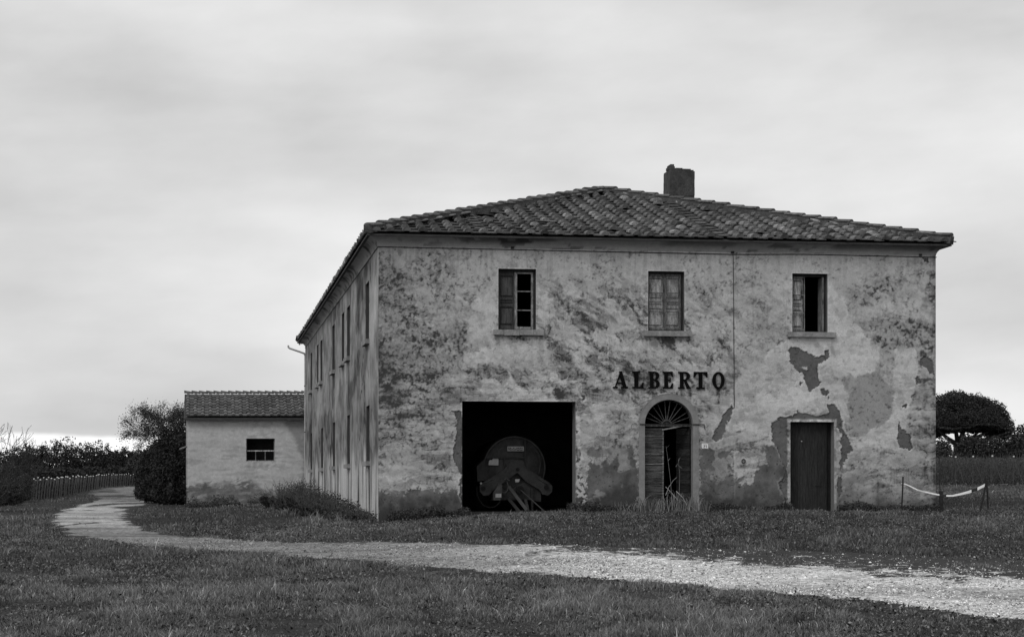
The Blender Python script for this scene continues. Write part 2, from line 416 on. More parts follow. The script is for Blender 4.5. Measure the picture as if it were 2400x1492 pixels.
def pebbles():
    n = 230000
    Y = RNG.uniform(17, 40, n); X = RNG.uniform(-.30, .31, n)*Y
    cv = cover(X, Y); k = RNG.random(n) < cv**2*1.1; X, Y = X[k], Y[k]; n = len(X)
    s = RNG.uniform(.007, .021, n)*(1+.8*(RNG.random(n) < .05)); Z = terrain(X, Y)+.024
    B = np.array([(1, 0, 0), (0, 1, 0), (-1, 0, 0), (0, -1, 0), (0, 0, .8)], float)
    ang = RNG.uniform(0, 6.3, n); ca, sa = np.cos(ang), np.sin(ang)
    st = RNG.uniform(.7, 1.5, n)
    P = np.empty((n, 5, 3))
    P[..., 0] = X[:, None]+s[:, None]*(B[:, 0]*st[:, None]*ca[:, None]-B[:, 1]*sa[:, None])
    P[..., 1] = Y[:, None]+s[:, None]*(B[:, 0]*st[:, None]*sa[:, None]+B[:, 1]*ca[:, None])
    P[..., 2] = Z[:, None]+s[:, None]*B[:, 2]
    f = np.array([(0, 1, 4), (1, 2, 4), (2, 3, 4), (3, 0, 4)]); F = (np.arange(n)[:, None, None]*5+f).reshape(-1, 3)
    o = np_mesh('gravel', P.reshape(-1, 3), F, M['pebble'], tone=np.repeat(RNG.choice([.12, .33, .55, .85], n, p=[.26, .32, .30, .12])*(.45+.65*sst(-.1, .1, X/Y)), 5))
    tag(o, 'loose pale gravel lying on the track in front of the farmhouse', 'gravel', kind='stuff')
pebbles()

# ------------------------------------------------------------------ grass and leaves
def blades(X, Y, Z, h, w, tone, lean=.5):
    n = len(X); a = RNG.uniform(0, 2*math.pi, n); b = RNG.uniform(0, 2*math.pi, n); l = RNG.uniform(.15, 1, n)*lean*h
    dx, dy = np.cos(a)*w/2, np.sin(a)*w/2; lx, ly = np.cos(b)*l, np.sin(b)*l
    P = np.empty((n, 5, 3))
    for k, (f, g, s) in enumerate(((0, 0, -1), (0, 0, 1), (.35, .6, .75), (.35, .6, -.75), (1, 1, 0))):
        P[:, k, 0] = X+lx*f+dx*s; P[:, k, 1] = Y+ly*f+dy*s; P[:, k, 2] = Z+h*g*(1-.25*f*l/np.maximum(h, 1e-4))
    i = np.arange(n)*5
    loops = np.stack([i, i+1, i+2, i+3, i+3, i+2, i+4], -1).ravel(); sizes = np.tile([4, 3], n)
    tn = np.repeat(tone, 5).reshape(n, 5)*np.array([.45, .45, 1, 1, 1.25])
    return P.reshape(-1, 3), loops, sizes, tn.ravel()
def build_grass():
    def samp(n, y0, y1, t0=-.33, t1=.33):
        y = np.sqrt(RNG.uniform(y0*y0, y1*y1, n)); return RNG.uniform(t0, t1, n)*y, y
    parts = [samp(215000, 15, 28), samp(195000, 28, 48), samp(90000, 48, 80), samp(40000, 80, 210, -.34, -.12), samp(15000, 48, 95, .2, .34), samp(32000, 14, 60, -.46, -.33), samp(32000, 14, 60, .33, .46), samp(12000, 9, 15, -.45, .45)]
    X = np.concatenate([p[0] for p in parts]); Y = np.concatenate([p[1] for p in parts])
    u, v = uv_of(X, Y)
    ok = ~((u > -.02) & (u < W+.02) & (v > -.03) & (v < L))
    cl = fbm(X*.7, Y*.5, 3, 60); mac = fbm(X*.13, Y*.09, 3, 61); fine = fbm(X*2.6, Y*2.0, 2, 64)
    cv = np.zeros(len(X)); cv[:] = cover(X, Y)
    ok &= RNG.random(len(X)) > np.clip((cv-.16)*1.9, 0, .985)
    ok &= RNG.random(len(X)) < .35+1.3*sst(.30, .6, cl*.5+fine*.5)
    X, Y, cl, mac, fine, cv, u, v = [q[ok] for q in (X, Y, cl, mac, fine, cv, u, v)]; n = len(X)
    h = RNG.uniform(.028, .078, n)*(.5+1.2*sst(.35, .7, cl))*(.6+.9*sst(.35, .75, fine))
    h *= 1+.9*(RNG.random(n) < .015)
    edge = road_sd(X, Y); h *= .55+.45*sst(.1, -.5, edge)
    wall = (v < 0) & (v > -1.1) & (u > -1) & (u < W+1)
    h *= 1+1.1*wall*RNG.random(n)*sst(-1.1, -.1, v)
    side = (u < 0) & (u > -2.0) & (v > 0) & (v < L); h *= 1+1.8*side*RNG.random(n)
    mid = (Y > 38) & (v < -.2); h *= 1-.25*mid
    # denser, taller tufts here and there
    nc = 420; yc = np.sqrt(RNG.uniform(16**2, 46**2, nc)); xc = RNG.uniform(-.31, .31, nc)*yc; uu, vv = uv_of(xc, yc); kk = (cover(xc, yc) < .12) & (vv < -.4); xc, yc = xc[kk], yc[kk]; nc = len(xc)
    kb = 38; rc = np.repeat(RNG.uniform(.04, .13, nc), kb); xt = np.repeat(xc, kb)+RNG.normal(size=nc*kb)*rc; yt = np.repeat(yc, kb)+RNG.normal(size=nc*kb)*rc*1.3
    ht = np.repeat(RNG.uniform(.07, .16, nc), kb)*RNG.uniform(.4, 1.1, nc*kb); tt_ = np.repeat(RNG.choice([.12, .3, .75], nc, p=[.6, .3, .1]), kb)
    X, Y, h, mac, fine, cl = [np.concatenate([p, q]) for p, q in ((X, xt), (Y, yt), (h, ht), (mac, tt_), (fine, tt_*0+.5), (cl, tt_*0+.5))]; n = len(X)
    w = np.maximum(.008, Y*.00042)*RNG.uniform(.7, 1.4, n)
    tone = .06+.55*mac+.30*RNG.random(n)**1.5+.55*(fine-.5)+.35*(cl-.5)+.25*(fbm(X*1.7, Y*.8, 3, 66)-.5)
    tone = np.clip(tone, .06, 1.2)*(1+1.6*(RNG.random(n) < .05))
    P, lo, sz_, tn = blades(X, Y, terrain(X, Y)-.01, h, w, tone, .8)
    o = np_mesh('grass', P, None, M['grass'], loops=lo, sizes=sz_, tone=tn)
    tag(o, 'short rough meadow grass on both sides of the gravel track', 'grass', kind='stuff')
    # broad-leaved weeds and clover between the blades
    m = 190000; y = np.sqrt(RNG.uniform(14**2, 50**2, m)); x = RNG.uniform(-.36, .36, m)*y
    uu, vv = uv_of(x, y); a = fbm(x*.9, y*.6, 4, 190); k = ~((uu > -.02) & (uu < W+.02) & (vv > -.03)) & (cover(x, y) < .25) & (RNG.random(m) < sst(.42, .55, a)*.85+.2)
    x, y, a = x[k], y[k], a[k]
    Pw = np.stack([x, y, terrain(x, y)+RNG.random(len(x))*.07], -1); Pl, Fl, tl = leaves(Pw, RNG.uniform(.018, .055, len(x)), RNG.uniform(.05, .95, len(x))**1.4)
    tag(np_mesh('meadow_weeds', Pl, Fl, M['grass'], tone=tl), 'broad leaved weeds and clover growing between the meadow grass', 'weeds', kind='stuff')
    # small pale daisies
    n = 130; y = np.sqrt(RNG.uniform(16**2, 46**2, n)); x = RNG.uniform(-.29, .29, n)*y
    uu, vv = uv_of(x, y); k = (cover(x, y) < .05) & (vv < -.3); x, y = x[k], y[k]; n = len(x)
    b = MB()
    for a_, c_ in zip(x, y):
        z = float(terrain(a_, c_))+random.uniform(.05, .09); r = random.uniform(.007, .013)
        b.add([(a_+r*math.cos(t), c_+r*math.sin(t)*.9, z+.4*r*math.sin(t+1)) for t in np.arange(0, 6.28, 1.05)], [list(range(6))])
    tag(b.build('daisies', M['white']), 'tiny white daisies dotted over the meadow', 'daisies', kind='stuff')
def leaves(pts, size, tone, asp=.55):
    """leaf-sized diamonds at the given points"""
    n = len(pts); size = np.broadcast_to(size, n)
    a = RNG.normal(size=(n, 3)); a /= np.linalg.norm(a, axis=1)[:, None]+1e-9
    b = np.cross(a, RNG.normal(size=(n, 3))); b /= np.linalg.norm(b, axis=1)[:, None]+1e-9
    s = size[:, None]
    P = np.stack([pts-a*s*.5, pts+b*s*asp*.5, pts+a*s*.5, pts-b*s*asp*.5], 1).reshape(-1, 3)
    F = np.arange(4*n).reshape(-1, 4)
    return P, F, np.repeat(np.broadcast_to(tone, n), 4)
build_grass()
def blob_pts(centers, radii, n, squash=.8, shell=.5):
    centers = np.asarray(centers, float); radii = np.asarray(radii, float)
    w = radii**2; k = RNG.choice(len(radii), n, p=w/w.sum())
    d = RNG.normal(size=(n, 3)); d /= np.linalg.norm(d, axis=1)[:, None]
    r = radii[k]*RNG.random(n)**shell*RNG.uniform(.85, 1.12, n)
    d[:, 2] *= squash
    return centers[k]+d*r[:, None], k
def foliage(name, pts, size, mat, parent=None, tone=None, origin=None):
    P, F, t = leaves(pts, size, RNG.uniform(.3, .7, len(pts)) if tone is None else tone)
    return np_mesh(name, P, F, mat, parent, tone=t, origin=origin)
def child(o, parent, loc):
    """put a mesh that was built in world coordinates under a root Empty standing at loc"""
    o.parent = parent; o.matrix_parent_inverse = Matrix.Translation(-Vector(loc)); return o
def n3(P, sc, seed):
    x, y, z = P[:, 0]*sc, P[:, 1]*sc, P[:, 2]*sc
    return (fbm(x, z, 3, seed)+fbm(y+31, z+11, 3, seed+1)+fbm(x+7, y+3, 3, seed+2))/3
def crown_pts(c, rx, ry, rz, n, gap=.4, lump=1.0, clump=None, rough=.28, shell=.33, flat=0):
    """points filling an uneven crown (centre, half sizes): lumpy outline, noise-made openings"""
    m = int(n*2.6); d = RNG.normal(size=(m, 3)); d /= np.linalg.norm(d, axis=1)[:, None]
    r = RNG.random(m)**shell; s = float(RNG.random()*90); R0 = max(rx, rz); k = lump/R0*3.0
    o = n3(d*R0+s, k, 200)-.5; o2 = n3(d*R0+s, k*3.2, 204)-.5
    r = r*(1+rough*5*o+rough*2.2*o2)+RNG.normal(size=m)*.02
    P = d*r[:, None]*np.array([rx, ry, rz])
    if flat: P[:, 2] = np.where(P[:, 2] < 0, P[:, 2]*flat, P[:, 2])
    P = P+np.array(c)
    q = n3(P+s, (clump or 4.5/R0), 210); edge = np.clip(r, 0, 1.2)
    ok = q > np.quantile(q, gap)*(.80+.20*edge)
    P = P[ok]; return P[RNG.permutation(len(P))[:n]]
def grow(base, direction, length, radius, depth, spread=.6, ratio=.72, nseg=3, kids=(2, 3), gravity=0, tips=None, segs=None, wob=.18):
    """recursive branches -> list of (points, radii)"""
    pts = [Vector(base)]; d = Vector(direction).normalized(); rs = [radius]
    for i in range(nseg):
        d = (d+Vector((jit(wob), jit(wob), jit(wob)+gravity))).normalized()
        pts.append(pts[-1]+d*length/nseg); rs.append(radius*(1-.4*(i+1)/nseg))
    segs.append((pts, rs))
    if depth == 0:
        if tips is not None: tips.append(pts[-1]); tips.append(pts[-2])
        return
    for k in range(random.randint(*kids)):
        s = random.randint(max(1, nseg-2), nseg) if k else nseg
        nd = (d+Vector((jit(spread), jit(spread), jit(spread*.8)+.08))).normalized()
        grow(pts[s], nd, length*ratio*random.uniform(.8, 1.15), rs[s]*.68, depth-1, spread, ratio, nseg, kids, gravity, tips, segs, wob)
# ------------------------------------------------------------------ the farmhouse
farm = empty('farmhouse', H(0, 0, .6), 0, None, 'large two storey plaster farmhouse, peeling and stained, with a hipped tile roof', 'house')
FL = farm.location.copy()
def FH(o, parent=None):
    """parent a mesh built in world coordinates to the farmhouse or to one of its parts"""
    p = parent or farm; o.parent = p
    if p is farm: o.matrix_parent_inverse = Matrix.Translation(-FL)
    return o
ZB = .2; ZS = 7.50; ZE = 7.76; OV = .31; KR = .308
R = lambda px0, px1, py0, py1: (float(fu(px0)), float(fu(px1)), float(fz((px0+px1)/2, py1)), float(fz((px0+px1)/2, py0)))
WIN = [R(1168, 1256.5, 630, 774), R(1519, 1604, 635, 776), R(1857, 1939.5, 641, 779)]
GAR = R(1083, 1349, 940, 1235); GAR = (GAR[0], GAR[1], .2, GAR[3])
DOOR = R(1852.5, 1955, 988, 1230); DOOR = (DOOR[0], DOOR[1], .2, DOOR[3])
AC = float(fu(1567.5)); AR = float(fu(1624)-fu(1511))/2; AZ = float(fz(1567, 994))
def grid_axis(a, b, step, cuts):
    g = list(np.arange(a, b, step))+[b]
    for c in cuts:
        i = int(np.argmin([abs(q-c) for q in g])); g[i] = c
    return np.array(sorted(set(g)))
def stroke(px, py, ang, sx, sy, seed, oct=4):
    c, s = math.cos(ang), math.sin(ang); x = px*c+py*s; y = -px*s+py*c
    return .5+1.15*(fbm(x/sx, y/sy, oct+2, seed, .62)-.5)
def paint_front(px, py):
    wx = 19*(fbm(px/60, py/60, 6, 1, .62)-.5)*2; wy = 19*(fbm(px/60, py/60, 6, 2, .62)-.5)*2
    fx = 8*(fbm(px/8, py/8, 4, 3, .65)-.5)*2; fy = 8*(fbm(px/8, py/8, 4, 4, .65)-.5)*2
    X, Y = px+wx, py+wy
    def blob(cx, cy, rx, ry, soft=.5): return sst(1+soft, 1-soft, np.hypot((X-cx)/rx, (Y-cy)/ry))
    def patch(poly, rough=1., edge=1.2, warp=0.):
        return sst(-edge, edge, poly_sd(px+fx*rough+wx*warp, py+fy*rough+wy*warp, poly))
    t = np.full(px.shape, .47)
    t += .16*(fbm(X/220, Y/150, 4, 6)-.5)
    # brushed lime coats: overlapping smears with fairly crisp edges
    s1 = stroke(X, Y, .35, 62, 24, 7); s2 = stroke(X, Y, -.15, 80, 16, 8); s3 = stroke(X, Y, .9, 40, 24, 9)
    t = t+.16*(s1-.5)+.12*(s2-.5)
    mid = blob(1420, 800, 330, 180, .4)
    t -= .14*mid*sst(.53, .58, s1)*sst(.42, .55, s3)
    t -= .13*mid*sst(.55, .58, s3)+.09*mid*sst(.56, .59, stroke(X, Y, .5, 24, 12, 10))
    low = sst(820, 900, Y)
    t -= .13*low*sst(.48, .60, s2)
    t += .05*sst(.52, .62, stroke(X, Y, .1, 50, 9, 12, 3))*(.4+.6*low)
    t += .06*sst(.56, .60, stroke(X, Y, .55, 45, 12, 13))*mid-.05*sst(.55, .60, stroke(X, Y, .4, 20, 7, 38, 5))
    # rain streaks hanging from the eaves
    t -= .10*sst(.56, .68, fbm(px/7, py/150, 4, 36))*sst(690, 600, py+60*(s1-.5))+.05*sst(.58, .68, fbm(px/4, py/90, 4, 37))*sst(.45, .6, s2)
    # clean band under the eaves
    top = sst(720, 640, Y); t = t*(1-top*.5)+top*.5*.48
    # lichen-dark mottled zones
    sp = fbm(px/5.5, py/5.5, 3, 14); sp2 = fbm(px/13, py/13, 4, 15); sp3 = fbm(px/30, py/30, 4, 27)
    za = np.clip(blob(960, 790, 110, 260, .5)+.8*blob(915, 680, 40, 60)+.5*blob(1060, 720, 90, 110), 0, 1)
    zb = np.clip(blob(2095, 730, 110, 110, .45)+blob(2165, 800, 45, 220, .5)+.5*blob(1770, 760, 60, 180, .5)+.4*blob(1650, 720, 80, 70), 0, 1)
    z = np.clip(za+zb, 0, 1)
    sp4 = fbm(px/3.2, py/3.2, 3, 30); sp5 = fbm(px/60+wx/40, py/60, 5, 35)
    t -= .76*z*(.07+.08*sst(.49, .56, sp2)*sst(.42, .55, sp3)+.10*sst(.50, .60, sp)*sst(.40, .52, sp5)+.07*sst(.45, .60, sp4)*sst(.44, .54, sp5)+.05*(sp5-.4))
    t -= .09*sst(.60, .63, sp)*sst(.45, .55, sp3)+.05*sst(.56, .58, sp2)*sst(.48, .52, fbm(px/60, py/60, 4, 29))
    t -= .07*blob(905, 800, 50, 260, .5)
    # lighter renewed plaster, crisp outlines
    light = np.maximum.reduce([
        patch([(1860, 790), (1880, 700), (1900, 640), (1945, 660), (1975, 700), (1995, 745), (2030, 785), (2062, 808), (2062, 850), (2045, 875), (2010, 885), (1990, 925), (1975, 1000), (1940, 960), (1850, 960), (1800, 1000), (1770, 980), (1775, 860), (1800, 820)], 1, 2, .3),
        patch([(2100, 815), (2145, 815), (2152, 870), (2140, 930), (2120, 1000), (2112, 1045), (2095, 1040), (2095, 900)], 1, 2, .3),
        patch([(2035, 1010), (2060, 990), (2095, 960), (2110, 1040), (2080, 1052), (2010, 1050)], 1, 2, .3),
        .8*patch([(1120, 700), (1165, 640), (1165, 790), (1280, 800), (1300, 860), (1180, 860), (1090, 850), (1095, 770)], 1.5, 5, .8),
        patch([(1780, 830), (1840, 880), (1850, 960), (1800, 1015), (1700, 1010), (1660, 960), (1700, 930), (1740, 880)], 1, 4, .6)*.7])
    t = t*(1-light)+light*(.53+.22*(s1-.5)+.18*(s2-.5)-.08*sst(.57, .62, sp2))
    t += .05*patch([(1050, 880), (1350, 885), (1430, 925), (1350, 938), (1060, 938)], 1.5, 6, .4)*(1-1.3*sst(.5, .58, stroke(px, py, 0, 40, 6, 17)))
    t -= .05*sst(.55, .60, stroke(px, py, 0, 60, 9, 18))*sst(830, 900, py)*sst(1150, 1000, py)
    # smooth mid-grey rounded areas on the right
    sm = np.maximum(patch([(2010, 880), (2060, 870), (2095, 920), (2090, 975), (2060, 1000), (2035, 1005), (2015, 1030), (1995, 1000), (1985, 940)], 1, 3, .3),
                    patch([(1975, 885), (1995, 875), (2010, 890), (2008, 915), (1990, 922), (1975, 910)], 1, 2)*.7)
    t = t*(1-sm)+sm*(.34+.08*(sp3-.5)-.05*sst(.54, .60, sp)*sst(.45, .55, sp2))
    # the lower wainscot: greyer
    wl = sst(1046, 1058, py+.3*wy); wl2 = patch([(1640, 1050), (1700, 1052), (1830, 1046), (1850, 1080), (1853, 1230), (1640, 1230)], 1.5, 2, .2)
    t = t-wl*.06*sst(1950, 1960, px)
    dk = .20+.09*(sp3-.5)+.05*(fbm(px/8, py/8, 3, 33)-.5)
    isl = np.maximum(patch([(1715, 1058), (1790, 1055), (1800, 1085), (1770, 1100), (1765, 1130), (1740, 1140), (1728, 1110), (1715, 1100)], 1.8, 2, .5), patch([(1655, 1105), (1690, 1100), (1700, 1118), (1668, 1122)], 2, 4)*.5)
    isl = np.maximum(isl, sst(.57, .64, fbm(X/34, Y/30, 4, 19))*.55*sst(1150, 1120, py))
    m = wl2*(1-isl); t = t*(1-m)+m*dk
    wl3 = np.maximum(patch([(1385, 1052), (1480, 1046), (1495, 1100), (1498, 1230), (1345, 1230), (1372, 1130), (1378, 1080), (1440, 1075)], 1.5, 2, .3),
                     patch([(1376, 1050), (1440, 1046), (1420, 1070), (1378, 1072)], 1.5, 2, .2)*.8)
    m = wl3*(1-.45*sst(.54, .62, fbm(X/28, Y/34, 4, 20))); t = t*(1-m)+m*dk
    m = patch([(880, 1150), (905, 1152), (935, 1156), (985, 1146), (1020, 1150), (1065, 1144), (1083, 1160), (1095, 1260), (880, 1260)], 2, 2, .4)
    t = t*(1-m)+m*(.215+.16*(sp3-.5)+.08*(fbm(px/9, py/9, 4, 42)-.5))
    m = patch([(1960, 1120), (2010, 1100), (2040, 1150), (2100, 1170), (2200, 1160), (2210, 1240), (1955, 1240)], 2, 16, 1)*.75
    t = t*(1-m)+m*(.27+.16*(sp3-.5))
    t += .05*patch([(1860, 1190), (1985, 1110), (2100, 1110), (2110, 1150), (2050, 1180)], 2, 20, 1)*sst(.5, .58, sp3)
    # bottom of wall: damp, dirt splash
    t *= 1-.34*sst(1130, 1200, py+1.6*wy+60*(fbm(px/30, py/40, 4, 39)-.5))
    t -= .07*sst(2178, 2192, px+.4*fx)+.05*sst(2140, 2165, px+fx)*sst(1000, 900, py)*sst(.46, .52, sp2)
    t -= .05*sst(900, 892, px+fx)*sst(1140, 1130, py)*sst(.42, .5, sp3)
    # fallen-off plaster: flat dark undercoat with crisp outlines
    c4 = lambda q: [(1660+x/2.1946, 560+y/2.1946) for x, y in q]
    peels = [c4([(413, 565), (440, 555), (470, 562), (500, 576), (520, 588), (545, 603), (575, 606), (592, 592), (600, 576), (618, 574), (623, 604), (600, 625), (575, 640), (560, 665), (568, 700), (577, 735), (560, 758), (545, 770), (515, 780), (508, 750), (490, 720), (490, 690), (455, 682), (440, 655), (425, 640), (418, 600)]),
             c4([(580, 772), (598, 764), (614, 775), (621, 792), (606, 808), (585, 800)]), c4([(612, 813), (620, 813), (619, 823), (612, 822)]), c4([(470, 736), (482, 740), (480, 752), (468, 748)]),
             c4([(325, 942), (375, 912), (405, 918), (440, 905), (460, 886), (480, 900), (520, 903), (560, 912), (600, 905), (620, 893), (613, 852), (650, 848), (672, 880), (685, 920), (690, 970), (712, 1010), (735, 1058), (742, 1082), (715, 1108), (718, 1130), (700, 1150), (684, 1200), (676, 1150), (688, 1090), (682, 1040), (690, 1010), (660, 960), (655, 936), (412, 936), (410, 1000), (413, 1100), (404, 1180), (404, 1230), (412, 1330), (395, 1350), (380, 1300), (365, 1250), (392, 1220), (385, 1150), (358, 1075), (330, 1040), (324, 1000)]),
             c4([(122, 850), (130, 870), (118, 905), (98, 960), (80, 1000), (62, 1030), (45, 1042), (28, 1032), (33, 995), (55, 965), (70, 910), (95, 880), (112, 868)]),
             c4([(985, 935), (992, 975), (1012, 975), (1025, 1000), (1045, 1015), (1042, 1045), (1052, 1070), (1035, 1086), (985, 1070), (975, 1030), (978, 970)]),
             c4([(1003, 860), (1020, 845), (1030, 856), (1018, 868), (1008, 868)]), c4([(1065, 715), (1085, 708), (1092, 735), (1075, 745)]),
             c4([(668, 1220), (685, 1215), (690, 1290), (672, 1330), (664, 1290)]),
             c4([(295, 55), (330, 45), (372, 68), (300, 70)]), c4([(1105, 96), (1130, 96), (1130, 118), (1112, 112)]), c4([(1090, 620), (1130, 600), (1160, 640), (1165, 700), (1140, 690), (1120, 660), (1095, 650)])]
    c3 = lambda q: [(1060+x/3.636, 920+y/3.636) for x, y in q]
    peels += [c3([(0, 150), (78, 165), (90, 300), (88, 960), (70, 900), (62, 800), (80, 700), (20, 590), (0, 520), (25, 420), (40, 330), (20, 290), (45, 240)]),
              c3([(1060, 320), (1078, 330), (1072, 350), (1060, 355)]), c3([(1060, 455), (1085, 480), (1095, 520), (1085, 590), (1060, 600)]), c3([(1095, 25), (1120, 20), (1125, 55), (1105, 60)]),
              c3([(1060, 850), (1070, 900), (1065, 1000), (1090, 930), (1140, 900), (1100, 960), (1075, 1020), (1050, 1020)]), c3([(1625, 375), (1648, 370), (1650, 430), (1630, 430)])]
    pm = np.zeros(px.shape)
    for i, q in enumerate(peels): pm = np.maximum(pm, patch(q, .75, .7))
    for cx, cy in ((1888, 862), (1872, 1035)):
        pm *= 1-sst(1.1, .8, np.hypot((px+fx-cx)/8, (py+fy-cy)/4.5))
    t = t*(1-pm)+pm*(.195+.05*(sp3-.5)+.04*(fbm(px/4, py/4, 3, 41)-.5))
    rim = np.zeros(px.shape)
    for q in peels: rim = np.maximum(rim, sst(3.5, 1.5, np.abs(poly_sd(px+fx*.75, py+fy*.75, q)+2.5)))
    t += .07*rim*(1-pm)*sst(.45, .55, sp2)
    # exposed rubble right of the cart opening
    rb = patch([(1352, 1108), (1366, 1112), (1370, 1150), (1378, 1158), (1366, 1195), (1354, 1195)], .6, 1)
    t = t*(1-rb)+rb*np.where(fbm(px/6, py/4.5, 2, 21) > .5, .46, .16)
    # rust-dark runs under the letters and sills, pale drips, cracks
    for x, y, l, w, a in ((1684, 912, 50, 4, .16), (1616, 912, 42, 5, .13), (1552, 912, 14, 5, .1), (1460, 912, 30, 4, .05), (1495, 912, 26, 5, .05), (1530, 912, 30, 5, .06), (1642, 912, 26, 5, .06),
                          (1165, 786, 60, 9, .09), (1200, 786, 50, 14, .07), (1240, 786, 34, 10, .06), (1268, 786, 70, 8, .08), (1612, 789, 60, 6, .08), (1900, 791, 26, 20, .05), (1952, 791, 60, 6, .08), (1512, 790, 70, 8, .07), (1560, 790, 60, 30, .04), (1850, 790, 30, 6, .04)):
        t -= a*sst(w*1.2, w*.3, np.abs(px-x+.5*fx))*sst(y-2, y+1, py)*sst(y+l, y+l*.3, py)
    for x, y, l in ((1376, 770, 40), (1425, 790, 90), (1395, 740, 30), (1490, 850, 40), (1722, 1040, 130), (1698, 912, 18), (1330, 800, 50)):
        t += .06*sst(1.8, .6, np.abs(px-x+.15*fx))*sst(y, y+4, py)*sst(y+l, y+l-12, py)
    cr = np.abs(fbm(px/70, py/45, 5, 23)-.5); crz = sst(.58, .66, fbm(px/150, py/150, 3, 24))
    t -= .13*sst(.006, .001, cr)*crz
    t -= .10*sst(2.2, .8, np.abs(px-1722-4*(fbm(py/14, py*0, 3, 25)-.5)))*sst(880, 900, py)*sst(955, 945, py)
    t -= .10*sst(.73, .80, sp)
    # edge of the opening: paler mortar arris
    def frame(x0, x1, y0, y1, w, a): return a*sst(w, w*.4, np.maximum(np.maximum(x0-px, px-x1), np.maximum(y0-py, py-y1)))
    for q in ((1168, 1256, 630, 775), (1519, 1604, 635, 776), (1857, 1940, 641, 779)): t += frame(*q, 3.5, .06)
    t += frame(1083, 1349, 940, 1300, 3, .09)*sst(1000, 940, py)
    fr = frame(1852, 1955, 988, 1300, 8.5, 1)*sst(0, 2, fx+6); t = t*(1-fr)+fr*(.40+.25*(sp3-.5)-.12*sst(.5, .54, sp2)+.10*sst(992, 987, py))
    t += .13*sst(5, 2, np.abs(px-1356-.5*fx))*sst(960, 980, py)*sst(1110, 1095, py)*sst(.4, .5, sp3)
    t = .37+(t-.37)*1.38
    edge_shade = np.zeros(px.shape)
    for q in peels: edge_shade = np.maximum(edge_shade, sst(1.6, .4, np.abs(poly_sd(px+fx*.75, py+fy*.75, q)-.3)))
    t -= .16*edge_shade*sst(.35, .5, sp2)  # thin shadow line along the peel outlines, painted into the tone
    return np.clip(t, .06, .68), pm
TPL = 1.0
def front_wall():
    us = grid_axis(0, W, .0165, [q for w in WIN+[GAR, DOOR] for q in w[:2]])
    zs = grid_axis(ZB, ZS, .0165, [q for w in WIN for q in w[2:]]+[GAR[3], DOOR[3]])
    U, Z = np.meshgrid(us, zs); P = Hn(U, 0*U, Z)
    px = CX+FPX*P[..., 0]/P[..., 1]; py = HZ-FPX*(P[..., 2]-ZC)/P[..., 1]
    t, pm = paint_front(px, py)
    d = .020*pm+.010*(fbm(U*1.3, Z*1.3, 4, 70)-.5)+.006*(fbm(U*7, Z*7, 3, 71)-.5)
    eb = np.minimum(U, W-U); d = d+.012*sst(.06, 0, eb)*vnoise(Z*6, U*0, 3)
    P = Hn(U, d, Z)
    uc = (us[:-1]+us[1:])/2; zc = (zs[:-1]+zs[1:])/2; UC, ZCc = np.meshgrid(uc, zc)
    keep = np.ones(UC.shape, bool)
    for a, b, c, e in WIN+[GAR, DOOR]: keep &= ~((UC > a) & (UC < b) & (ZCc > c) & (ZCc < e))
    keep &= ~((np.abs(UC-AC) < AR+.05) & (ZCc < AZ)); keep &= ~((np.hypot(UC-AC, ZCc-AZ) < AR+.05) & (ZCc >= AZ))
    j, i = np.nonzero(keep); nx = len(us); a = j*nx+i
    o = np_mesh('wall', P.reshape(-1, 3), np.stack([a, a+1, a+nx+1, a+nx], -1), M['plaster'], tone=(t*TPL).ravel(), smooth=True)
    FH(tag(o, 'stained front wall with patches of fallen plaster'))
front_wall()
SW = []          # side windows (v0, v1, z0, z1)
_z1, _z0, _y1, _y0 = float(sz(861, 662)), float(sz(861, 798)), float(sz(861, 951)), float(sz(861, 1081))
for a, b in ((857, 865), (813.4, 820), (801, 807), (779, 784.6), (751, 755.6), (743, 746.4), (728, 731.4)): SW.append((float(sv(b)), float(sv(a)), _z0, _z1))
for a, b in ((858.5, 866.2), (813.8, 820), (780, 785.3), (752.6, 757), (728, 731.8)): SW.append((float(sv(b)), float(sv(a)), _y0, _y1))
